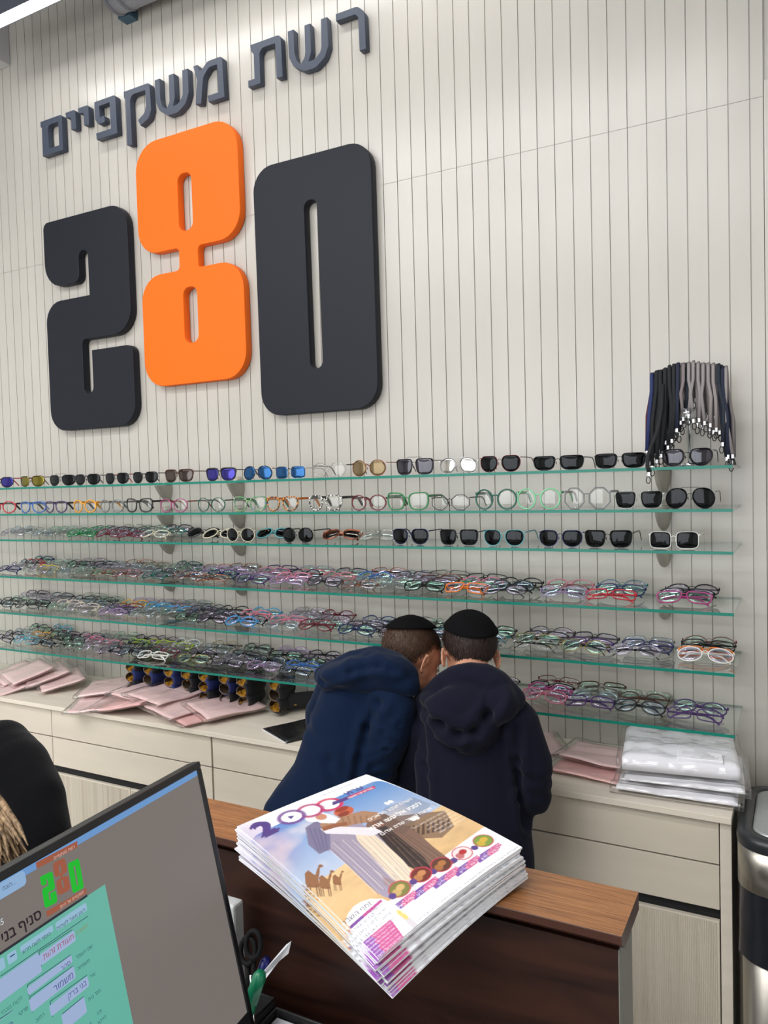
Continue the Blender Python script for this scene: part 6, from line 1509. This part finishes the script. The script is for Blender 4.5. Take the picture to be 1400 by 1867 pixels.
chain(mb, [(sh3+Vector((-.04, 0, -.03)), .045), (Vector((sh3.x+.05, -1.30, .90)), .036), (Vector((sh3.x-.04, -1.48, .905)), .026)]); hand(mb, (sh3.x-.04, -1.48, .905), (-.4, -1, 0), 1, .95)
chain(mb, [(Vector((cx3-.19, -1.27, nk3.z-.10)), .045), (Vector((cx3-.24, -1.32, .90)), .036), (Vector((cx3-.16, -1.48, .905)), .026)]); hand(mb, (cx3-.16, -1.48, .905), (.3, -1, 0), -1, .95)
for sx in (-.09, .09): chain(mb, [(hp3+Vector((sx, -.02, 0)), .08), (Vector((cx3+sx*1.2, -1.58, .50)), .062), (Vector((cx3+sx*1.2, -1.56, .08)), .042)])
melt('body', mb, .0065, 4, M_skin, per3, IB3)
mb = MB(); slab_chain(mb, [(nk3+Vector((.01, 0, -.035)), .09, .06, .03, .15), (Vector((cx3+.01, -1.27, nk3.z-.11)), .185, .095, .06, .15), (Vector((cx3, -1.27, .95)), .165, .11, .08, .15), (Vector((cx3, -1.26, .70)), .16, .12, .08, .15), (hp3, .175, .14, .08, .15), (hp3, .175, .14, .08, .15)])
chain(mb, [(P3_(0, 1372, -1.27), .072), (P3_(30, 1405, -1.28), .074), (P3_(62, 1462, -1.30), .066), (P3_(78, 1540, -1.33), .060), (Vector((sh3.x-.01, -1.44, .915)), .042)])
chain(mb, [(Vector((cx3-.17, -1.27, nk3.z-.10)), .062), (Vector((cx3-.23, -1.32, .92)), .054), (Vector((cx3-.17, -1.44, .915)), .040)])
melt('jumper', mb, .0075, 8, M_blk3, per3, IB3, cloth(21, .004))
mb = MB(); slab_chain(mb, [(hp3+Vector((0, 0, .03)), .165, .13, .07, .15), (hp3+Vector((0, 0, -.02)), .165, .13, .06, .15)])
for sx in (-.09, .09): chain(mb, [(hp3+Vector((sx, -.02, 0)), .095), (Vector((cx3+sx*1.2, -1.58, .50)), .075), (Vector((cx3+sx*1.2, -1.56, .09)), .055)])
melt('trousers', mb, .010, 5, M_trou, per3, IB3)
for sx in (-.09, .09): mb = MB(); shoe(mb, (cx3+sx*1.2, -1.57, 0), (0, -1, 0)); melt('shoe', mb, .006, 4, M_shoe, per3, IB3)
eyes(IB3 @ MH3, 1.08, per3, False)
# long hair: scalp plus locks falling forward over the near shoulder
mb = MB(); rh = random.Random(9)
sc = MB(); sc.ellipsoid((0, -.012, .126), (.078, .094, .082), M=IB3 @ MH3 @ Matrix.Scale(1.08, 4), seg=24, rings=16)
mb.v, mb.f, mb.mi, mb.sm = sc.v, sc.f, sc.mi, sc.sm
tip = P3_(22, 1545, -1.50)
for k in range(70):
    a = rh.uniform(0, 1); side = Vector((rh.uniform(-.02, .03), rh.uniform(-.03, .03), 0))
    s0 = MH3 @ Vector((rh.uniform(-.08, .08), rh.uniform(-.06, .03), .10)); s1 = hd3+Vector((.06*a+.02, -.07, -.02)); s1.x = max(s1.x, s0.x)
    s2 = P3_(8-26*a, 1470+20*a, -1.46)+side*.5; s3 = P3_(26-40*a+rh.uniform(-8, 10), 1560+rh.uniform(-30, 30), -1.50)+side
    pts = []
    for i in range(9):
        t_ = i/8; p = s0*(1-t_)**3+s1*3*t_*(1-t_)**2+s2*3*t_*t_*(1-t_)+s3*t_**3; pts.append(p+Vector((.009*math.sin(7*t_+k*.3), .006*math.cos(6*t_+k*.3), 0)))
    mb.tube([IB3 @ p for p in pts], [.006, .009, .010, .010, .009, .008, .0065, .004, .001], 8)
mb.build('hair', M_fair, per3)
t = thing('stool', 'stool under the person in black, hidden by the monitor', 'stool', (cx3-.02, -1.25, 0))
mb = MB(); mb.lathe([(.02, .34), (.17, .345), (.175, .36), (.15, .37)], 28); mb.build('seat', M_blk, t)
for k in range(4):
    a = math.pi/4+math.pi/2*k; mb = MB(); mb.tube([(.12*math.cos(a), .12*math.sin(a), .345), (.19*math.cos(a), .19*math.sin(a), 0)], .012, 8); mb.build('leg', M_chr, t)
